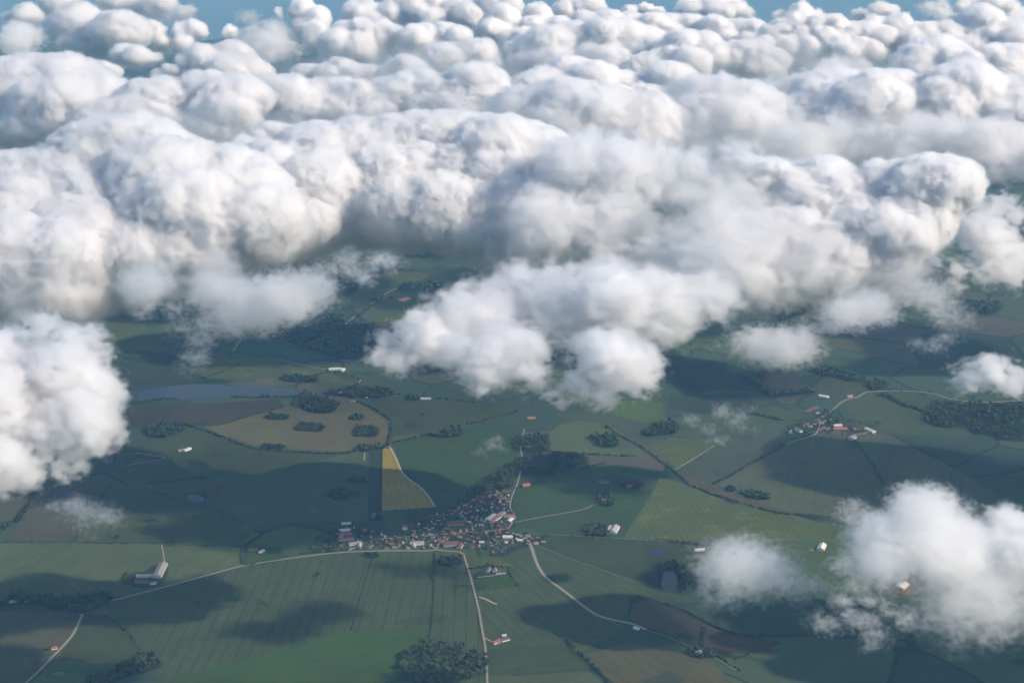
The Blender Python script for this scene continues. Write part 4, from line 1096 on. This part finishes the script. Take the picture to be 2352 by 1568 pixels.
cloud('small pale puff at the very top left corner', [(58,34,30),(20,38,22),(85,42,22)], 880)
cloud('ragged pale puff under the top left corner puff', [(44,78,30),(30,98,28),(80,85,18),(50,110,25),(60,128,15)], 860, kind='soft')
cloud('rounded puff cut by the top edge near the left', [(136,7,40),(118,10,25),(156,10,22)], 900)
cloud('broad puff cut by the top edge with a dim tail', [(265,5,35),(320,5,45),(370,8,30),(355,35,20)], 880)
cloud('faint grey smudge beside the broad top puff', [(418,30,22),(395,38,15),(435,25,15)], 900, kind='soft')
cloud('long lumpy cloud in the second row at the left', [(184,55,42),(210,85,45),(265,72,42),(295,75,32),(130,62,22),(165,105,35),(203,112,28),(258,98,38),(305,98,30)], 840)
cloud('lumpy cloud with bright right knob beside the long one', [(343,68,22),(418,70,28),(450,68,26),(468,75,20),(375,98,30),(420,100,30),(360,75,25)], 850)
cloud('small oval cloud floating alone over blue land', [(285,125,26),(313,128,28),(345,134,18)], 850)
cloud('tiny bright tuft in the blue gap', [(530,72,17),(518,76,10)], 900)
cloud('hazy grey flat puff in the blue gap', [(572,38,20),(552,40,12),(596,42,12)], 900, kind='veil')
cloud('tall knobbly tower in the blue gap', [(694,24,36),(730,42,28),(700,62,30),(640,26,9),(725,75,25),(646,38,8)], 840)
cloud('wide grey shelf under the knobbly tower', [(585,80,30),(640,72,35),(600,108,38),(655,100,35),(725,90,22),(560,100,24)], 800, kind='soft')
cloud('bright domed cloud with a long grey left tail', [(540,126,36),(503,140,35),(560,150,35),(470,138,26),(425,155,25),(390,168,18),(527,168,40),(450,170,35),(580,172,32),(365,172,12)], 800)
cloud('little grey knob left of the bright domed cloud', [(238,168,28),(220,178,18),(250,182,16)], 840)
cloud('heavy cloud at the left edge with a drooping underside', [(92,175,33),(40,192,43),(145,195,43),(172,208,40),(205,232,35),(85,225,55),(15,222,45),(136,245,50),(187,258,33),(34,265,45),(45,296,28),(80,283,36),(112,276,36),(20,300,20)], 780)
cloud('ridge of white caps over a grey belly left of centre', [(289,240,28),(340,235,33),(375,228,28),(408,230,28),(445,212,28),(486,212,32),(530,218,35),(558,222,32),(570,235,22),(306,265,40),(375,265,50),(442,258,50),(510,252,45),(545,272,25),(255,280,30),(232,295,25),(425,292,45),(375,290,40),(476,290,35),(400,312,28)], 790)
cloud('long white bank with a bright tower at its right end', [(646,218,32),(620,245,25),(707,212,30),(748,200,30),(740,238,45),(687,252,40),(773,200,30),(838,212,40),(820,238,45),(888,214,38),(872,248,45),(930,222,38),(922,250,45),(984,218,38),(974,245,45),(1042,218,38),(1092,192,28),(1115,196,26),(1112,225,35),(1125,248,22),(1060,245,40),(1025,260,32),(803,264,38),(850,266,34)], 800)
cloud('square shouldered bright cloud above the long bank', [(797,82,33),(838,85,38),(872,82,36),(875,108,25),(820,112,35),(773,102,30),(905,75,18),(851,126,26)], 820)
cloud('bright dome with a shaded left cheek near the top middle', [(956,85,32),(984,80,30),(1025,80,35),(1052,88,30),(956,118,35),(1011,112,35),(933,98,18)], 830)
cloud('grey rounded cloud in front of the bright dome', [(1042,136,43),(1093,130,42),(1120,118,22),(1018,142,35),(1116,146,28),(1000,130,20)], 810)
cloud('grey pointed hump behind the long bank', [(933,152,30),(899,172,28),(953,158,25),(930,182,32)], 800)
cloud('cluster of small white curls behind the long bank', [(787,156,20),(804,170,28),(841,170,22),(756,170,25),(707,170,23),(748,163,18),(782,155,20)], 800)
cloud('crowded field of hazy puffs at the top middle', [(851,12,20),(820,30,30),(895,30,32),(957,28,40),(943,10,35),(990,45,35),(1042,22,35),(990,6,25),(803,48,18),(855,52,30),(1035,50,38),(1075,38,35),(1093,20,30),(1133,10,30),(1167,14,25),(915,52,24)], 860)
cloud('shining white knob among grey curls at the top', [(1154,34,22),(1184,34,13),(1235,32,34),(1143,50,32),(1178,62,35),(1160,80,35),(1127,68,25),(1262,65,36),(1228,62,28),(1290,66,22),(1170,95,25),(1205,88,24)], 830)
cloud('white puff touching the top edge right of centre', [(1330,20,33),(1357,12,35),(1297,25,26),(1380,25,20)], 860)
cloud('row of tiny separate balls of cloud at the top', [(1398,27,9),(1446,25,15),(1483,20,11),(1510,27,16)], 900)
cloud('frothy white cloud at the top edge, right half', [(1586,20,28),(1637,12,30),(1680,20,30),(1712,30,22),(1654,28,25)], 860)
cloud('flat layered sheet of cloud under the frothy top', [(1347,48,20),(1398,45,22),(1450,50,26),(1365,58,25),(1500,52,26),(1540,52,25),(1586,55,28),(1637,58,28),(1688,66,30),(1730,68,24),(1620,85,30),(1671,85,30),(1433,68,28),(1484,72,28),(1540,76,28),(1720,92,24)], 820)
cloud('great cauliflower bank at the upper right of centre', [(1208,98,22),(1263,98,28),(1178,115,20),(1313,88,28),(1297,112,40),(1229,120,30),(1365,88,32),(1399,83,32),(1433,90,34),(1467,98,34),(1490,120,28),(1365,122,45),(1416,130,40),(1460,136,30),(1263,143,38),(1330,150,35),(1222,152,30),(1400,153,35),(1510,112,22)], 800)
cloud('grey white bank trailing right from the cauliflower bank', [(1572,108,32),(1620,112,30),(1637,136,35),(1688,133,32),(1729,130,30),(1586,143,40),(1763,136,25),(1790,143,26),(1671,150,32),(1739,156,30),(1783,163,26),(1535,136,35),(1500,160,33),(1467,172,28),(1560,168,30)], 790)
cloud('pair of humps with a shaded valley behind the central dome', [(1310,165,28),(1297,190,28),(1229,200,25),(1262,190,26),(1249,173,15),(1365,182,36),(1399,197,40),(1433,197,38),(1348,204,35),(1416,224,40),(1484,224,24),(1460,238,28),(1205,206,18),(1520,200,26),(1540,180,26)], 780)
cloud('brilliant smooth dome at the centre of the cloud sea', [(1263,258,43),(1297,243,46),(1337,253,46),(1222,265,36),(1358,279,48),(1297,289,60),(1416,263,30),(1450,270,37),(1484,275,30),(1467,299,45),(1416,299,50),(1399,333,45),(1450,326,35),(1246,299,50)], 790)
cloud('rounded white cone right of the brilliant dome', [(1603,216,33),(1610,243,45),(1586,262,45),(1647,238,38),(1681,252,40),(1715,233,28),(1671,282,50),(1620,292,55),(1742,262,16),(1722,299,38),(1755,299,26),(1695,322,36),(1586,316,45)], 780)
cloud('dim grey bank behind the dark blue hole', [(1773,197,28),(1824,188,30),(1875,182,30),(1824,209,26),(1858,207,24),(1926,160,26),(1977,155,23),(1892,160,28),(1800,225,16)], 780, kind='soft')
cloud('thin layered bank left of the top right gap', [(1790,37,18),(1841,34,20),(1875,34,18),(1824,54,26),(1875,61,30),(1919,61,24),(1797,68,28),(1841,82,30),(1892,85,28),(1773,85,30),(1756,109,25),(1807,109,30),(1860,112,26)], 820)
cloud('bank with a bright upright knob near the top right', [(1953,78,28),(1994,75,28),(1926,95,28),(1977,102,32),(2028,82,26),(2055,61,30),(2072,54,20),(2011,51,16),(1909,112,25),(1943,119,28),(2000,118,22)], 810)
cloud('broken curls floating above the upright knob', [(1994,34,20),(2021,20,18),(2045,27,16),(1977,34,14)], 880)
cloud('bluish hazy puff in the top right gap', [(2164,34,22),(2130,20,24),(2158,14,18),(2175,45,16)], 880, kind='soft')
cloud('low hazy puffs in the top right corner', [(2215,20,25),(2232,7,18),(2283,7,28),(2260,27,22),(2317,20,28),(2341,34,24)], 880)
cloud('wide bright bank sloping along the upper right edge', [(2260,51,32),(2242,56,28),(2300,65,32),(2341,68,30),(2215,68,28),(2181,85,32),(2123,88,30),(2090,98,28),(2079,112,24),(2232,88,36),(2283,95,36),(2334,95,36),(2181,105,30),(2232,116,32)], 810)
cloud('soft rounded hump below the sloping bank', [(2147,119,30),(2174,122,28),(2123,129,30),(2147,146,40),(2103,150,30),(2181,146,25),(2096,170,26),(2147,170,30)], 790)
cloud('shaded bank at the right edge behind the far dome', [(2232,143,32),(2283,136,30),(2327,136,34),(2266,156,34),(2317,160,36),(2215,170,30),(2266,180,26),(2341,177,28)], 790)
cloud('large ringed dome right of the dark blue hole', [(1943,200,28),(1977,202,36),(2028,202,36),(1919,221,34),(2045,228,36),(1994,238,55),(1943,238,45),(1878,224,22),(1892,258,38),(1875,282,33),(1960,272,55),(2028,265,45),(1853,260,20),(1845,289,22)], 780)
cloud('broad dome at the right edge under the far bank', [(2113,218,20),(2164,211,30),(2215,204,34),(2242,211,30),(2232,238,50),(2181,238,40),(2300,218,30),(2334,231,34),(2283,258,50),(2334,265,45),(2130,245,35),(2096,255,28),(2232,279,45),(2300,299,50)], 770)
cloud('dull grey apron spreading below the two right domes', [(1943,306,45),(2011,306,50),(2079,306,50),(2147,306,50),(1909,323,40),(1824,340,45),(1807,357,38),(1858,357,40),(1960,340,50),(2062,347,45),(2232,323,55),(2317,340,50),(2300,367,45),(2249,357,40),(2313,372,34),(2254,372,30)], 740, kind='soft')
cloud('huge left end of the main bank with a bright crown', [(280,328,28),(340,324,26),(304,350,50),(360,356,30),(248,370,45),(200,364,20),(140,380,26),(112,396,26),(168,410,45),(280,402,60),(400,376,30),(432,384,23),(380,410,50),(60,424,28),(40,450,45),(100,462,55),(200,462,65),(300,462,65),(400,462,60),(472,400,28),(500,390,20),(450,436,46),(520,440,46),(480,486,56),(560,482,50),(430,490,50),(20,522,65),(100,530,70),(200,530,75),(300,530,75),(400,530,70),(40,582,65),(120,590,62),(200,586,58),(280,576,52),(355,562,42),(430,552,38),(80,625,45),(160,620,38),(215,610,28),(20,635,42)], 760, lean=1.25, sub=1, swell=1.1)
cloud('rolling white right half of the main bank', [(568,328,18),(600,316,20),(640,304,24),(688,304,24),(740,308,26),(800,304,24),(860,308,26),(912,300,26),(905,294,18),(957,284,22),(1008,281,24),(1059,281,26),(1110,288,26),(1161,291,22),(1178,301,20),(660,350,45),(580,362,38),(740,354,50),(820,354,50),(900,342,50),(980,330,50),(1060,330,50),(1140,335,50),(1210,340,45),(552,402,40),(640,402,55),(720,422,55),(800,402,55),(880,402,60),(960,400,60),(1050,400,60),(1140,400,60),(1230,400,55),(600,454,55),(680,462,55),(760,466,48),(840,462,56),(930,465,58),(1030,465,60),(1130,465,60),(1230,465,60),(500,480,50),(500,525,45),(660,504,42),(740,512,36),(600,536,30),(680,540,28),(800,508,38),(900,512,34),(990,516,38),(1090,522,45),(1180,528,48),(1150,552,36)], 760, lean=1.25, sub=1, swell=1.1)
cloud('crumpled grey white mass below the brilliant dome', [(1340,370,55),(1440,378,50),(1300,440,60),(1400,440,58),(1490,430,46),(1280,510,55),(1380,510,58),(1462,505,45),(1250,565,46),(1320,575,42),(1400,565,42),(1220,590,26),(1550,400,36),(1600,380,42),(1585,520,36),(1630,525,38),(1640,400,45),(1700,362,38),(1700,420,45),(1620,440,26)], 750, sub=1, kind='soft', swell=1.12)
cloud('long arm of cloud ending in a bright knuckled fist', [(1755,390,26),(1770,407,30),(1825,419,33),(1884,427,38),(1923,423,28),(1825,458,40),(1864,462,40),(1825,485,25),(2040,402,30),(2090,390,33),(2126,394,30),(2149,419,32),(2170,440,20),(2059,438,50),(2118,454,43),(1981,446,40),(2001,485,55),(2079,493,52),(2127,497,32),(1942,493,50),(1962,540,58),(2040,540,50),(2092,532,32),(1884,532,55),(1825,548,55),(1923,587,52),(2001,575,42),(1864,594,52),(2040,566,30),(1955,610,26)], 740, sub=2)
cloud('shaded middle of the right arm', [(1591,425,34),(1669,505,48),(1605,516,30),(1728,510,50),(1767,563,52),(1708,571,50),(1650,594,48),(1786,610,46),(1728,630,44),(1825,622,34),(1875,632,22)], 740, kind='soft', swell=1.35)
cloud('broad front cloud hanging over the fields at centre', [(1176,650,32),(1224,653,28),(1312,649,38),(1132,673,33),(1252,675,55),(1352,665,40),(1092,701,30),(1172,707,60),(1292,707,60),(1392,695,50),(1452,687,45),(1492,707,48),(1032,735,33),(1092,747,48),(1172,759,58),(1252,748,50),(1332,742,46),(1432,748,46),(1512,745,36),(1572,722,42),(1612,712,38),(1652,692,42),(1552,667,48),(1632,650,44),(1492,642,38)], 740, kind='soft', swell=1.12)
cloud('grey saddle joining the front cloud to the right arm', [(1560,600,48),(1600,560,42),(1500,600,42),(1680,640,46),(1450,630,36),(1540,650,38),(1620,620,44),(1390,610,32),(1700,590,40)], 735, kind='soft', mul=1.15)
cloud('ragged left lobe of the front cloud', [(932,751,32),(972,735,26),(892,777,28),(884,812,25),(868,832,15),(918,838,24),(992,797,36),(930,795,26),(1000,760,30),(960,770,28)], 720, kind='soft', mul=1.15)
cloud('tattered hanging fringe under the front cloud', [(1112,822,38),(1172,807,46),(1136,868,24),(1212,862,24),(1228,808,24),(1245,896,18),(1312,887,22),(1392,885,34),(1430,855,38),(1410,815,34),(1463,875,28),(1470,828,28),(1392,908,20),(1345,905,15),(1284,905,13),(1052,790,36)], 715, kind='soft', sub=2, mul=1.35)
cloud('thin tail of cloud below the right arm', [(1700,786,24),(1747,793,27),(1794,797,29),(1833,789,30),(1856,770,22),(1821,820,16),(1895,742,20),(1942,719,25),(1973,682,26),(2001,704,24),(1962,655,20),(2025,727,16),(1680,760,12),(1640,790,9)], 720, kind='veil', mul=1.15)
cloud('soft torn cloud at the right edge beyond the arm', [(2262,493,30),(2293,479,26),(2332,493,25),(2246,532,36),(2301,532,43),(2324,571,40),(2274,583,40),(2344,594,35),(2215,620,32),(2254,634,32),(2157,594,22),(2196,650,22),(2313,625,32)], 640, kind='soft')
cloud('faint shredded veil left of the torn cloud', [(2098,650,22),(2137,677,26),(2161,708,20),(2196,725,17),(2215,738,12),(2079,678,18),(2059,633,18),(2112,620,18)], 720, kind='veil', mul=1.25)
cloud('tiny stray shred over the dark field', [(2106,789,12),(2145,795,13),(2176,776,12),(2168,742,11)], 720, kind='wisp')
cloud('small white cloud at the right edge above the forest', [(2207,850,18),(2235,873,26),(2274,848,24),(2313,836,27),(2344,865,33),(2285,870,30),(2215,872,20),(2330,885,24),(2222,838,9)], 740, kind='soft')
cloud('long thin arm of cloud left of centre', [(500,588,20),(480,614,28),(520,622,26),(460,642,26),(360,612,14),(340,648,25),(400,658,32),(312,690,12),(340,702,20),(400,710,28),(500,666,36),(460,690,28),(560,674,38),(540,710,38),(620,674,36),(600,710,34),(680,638,23),(700,666,30),(672,694,27),(740,644,23),(760,616,22),(800,622,25),(800,598,17),(860,602,20),(900,602,14),(835,632,15),(472,740,30),(460,784,24),(448,816,15),(478,776,18),(430,842,9),(520,748,18),(420,750,14)], 720, kind='veil', lean=.4, mul=1.12)
cloud('great soft cloud cut by the left edge', [(118,742,22),(84,757,28),(160,770,26),(200,770,24),(232,787,20),(20,767,30),(42,797,43),(105,797,48),(168,801,42),(222,818,26),(63,848,60),(134,848,55),(197,856,30),(246,862,14),(228,898,26),(189,902,48),(126,911,65),(42,919,65),(233,944,28),(189,961,48),(126,978,65),(42,995,65),(240,984,22),(218,1016,30),(168,1034,42),(105,1050,45),(42,1062,45),(8,1086,28),(75,1088,22),(160,1068,22),(-30,810,70),(-40,900,85),(-40,1000,75),(-20,1060,50),(20,860,60),(20,960,60)], 720, kind='soft', sub=2, swell=0.86)
cloud('small shred above the great left cloud', [(50,722,12),(40,735,10),(66,736,9)], 760, kind='wisp')
cloud('thin curl of mist over the fallow field', [(168,1162,15),(200,1175,17),(244,1184,15),(264,1193,10),(126,1162,11),(189,1203,13),(206,1229,9),(150,1180,9)], 700, kind='wisp')
cloud('isolated puff over the lower right fields', [(1707,1255,27),(1667,1272,25),(1739,1272,27),(1651,1305,27),(1692,1301,38),(1739,1301,31),(1663,1339,30),(1705,1338,28),(1628,1362,17),(1663,1366,20),(1766,1285,14)], 720, kind='veil', mul=1.15)
cloud('thread of mist between the puff and the corner cloud', [(1792,1262,9),(1818,1308,13),(1800,1341,13),(1847,1341,15),(1829,1368,13),(1880,1345,13),(1865,1420,9)], 720, kind='wisp', mul=1.3)
cloud('torn lower right cloud with a hole', [(1966,1168,16),(1955,1190,14),(1930,1178,8),(2063,1166,20),(2045,1193,35),(2009,1193,25),(2117,1174,29),(2175,1152,25),(2207,1170,22),(2016,1236,40),(2081,1229,46),(2146,1222,42),(2189,1229,36),(1973,1269,29),(2027,1278,34),(1937,1301,19),(1991,1306,26),(2135,1262,30),(2189,1269,33),(1991,1346,24),(1955,1345,18),(1937,1380,20),(1991,1377,20),(2027,1338,16),(1955,1415,25),(1901,1430,17),(1991,1422,23),(2045,1402,22),(2081,1422,18),(2005,1456,16),(1991,1486,11)], 720, kind='veil', sub=2)
cloud('bright puff at the lower right edge', [(2297,1188,26),(2333,1192,28),(2315,1233,46),(2342,1269,35),(2279,1250,25),(2268,1217,16)], 760, kind='soft')
cloud('dim grey mass filling the lower right corner', [(2189,1305,33),(2243,1305,38),(2297,1309,38),(2225,1341,32),(2297,1359,38),(2261,1377,33),(2189,1395,30),(2150,1410,23),(2225,1424,35),(2279,1413,36),(2189,1440,20),(2344,1330,35),(2176,1340,15)], 710, kind='veil', mul=1.55)
cloud('wispy shreds over the rough pastures', [(1590,962,9),(1660,946,12),(1700,957,10),(1625,985,10),(1650,1010,9),(1690,970,9),(1720,985,8),(1720,940,8)], 700, kind='wisp')
cloud('faint trace of mist above the dark wood', [(1130,1022,9),(1104,1038,8),(1142,1008,8),(1160,1030,6)], 700, kind='wisp')

for lab, x0_, x1_, y0_, y1_, nn_, base_ in [('thin grey mist in the hollows behind the main bank', 320, 1200, 260, 420, 12, 820), ('thin grey mist in the hollows of the right banks', 1150, 2080, 240, 420, 14, 810), ('thin bluish mist between the far cloud rows', 500, 2250, 130, 200, 20, 830), ('thin grey mist under the middle of the cloud sea', 450, 1750, 430, 560, 14, 780)]:
    rq = np.random.default_rng(len(lab))
    cloud(lab, [(x0_ + (x1_ - x0_) * (k + rq.random()) / nn_, y0_ + (y1_ - y0_) * rq.random(), 62 * rq.uniform(.8, 1.2)) for k in range(nn_)], base_, kind='mist', lean=2.2, vpx=14)

# clouds past the right edge of the frame: their shadows lie on the fields in view
for k, (gx, gy, rpx, zc) in enumerate([(1390,1400,105,860), (1470,1440,60,860), (2010,1085,95,880), (2140,1120,120,880), (2290,1090,110,880), (2060,1470,130,860), (2240,1440,120,860), (1760,1440,70,860), (1640,880,90,880), (2100,800,90,880), (1280,1330,14,850), (1880,1500,90,860), (1545,1325,40,850)]):
    g0 = P(gx, gy); m_ = mpp(g0); c = g0 + np.array(SUN) * (zc / SUN.z); rg = np.random.default_rng(k)
    R0 = rpx * m_ * (1.25 if gx > 1990 else 1.0)  # unseen rightmost ones enlarged to deepen the shade at the lower right
    wp_ = []
    for _ in range(7):
        a_ = rg.random() * 6.28; q_ = rg.random() ** .5 * .8
        wp_.append((c[0] + math.cos(a_) * q_ * R0, c[1] + math.sin(a_) * q_ * R0 * 1.5, c[2] + rg.uniform(-.1, .25) * R0 * .5, R0 * rg.uniform(.4, .6)))
    d = (c - np.array((0, 0, CAM_H))); yy = d[1]
    cloud('cumulus drifting just outside the right side of the view', None, kind='dense', world_pts=wp_, group='clouds beyond the right side of the view', sub=1, vpx=7)
build_clouds()
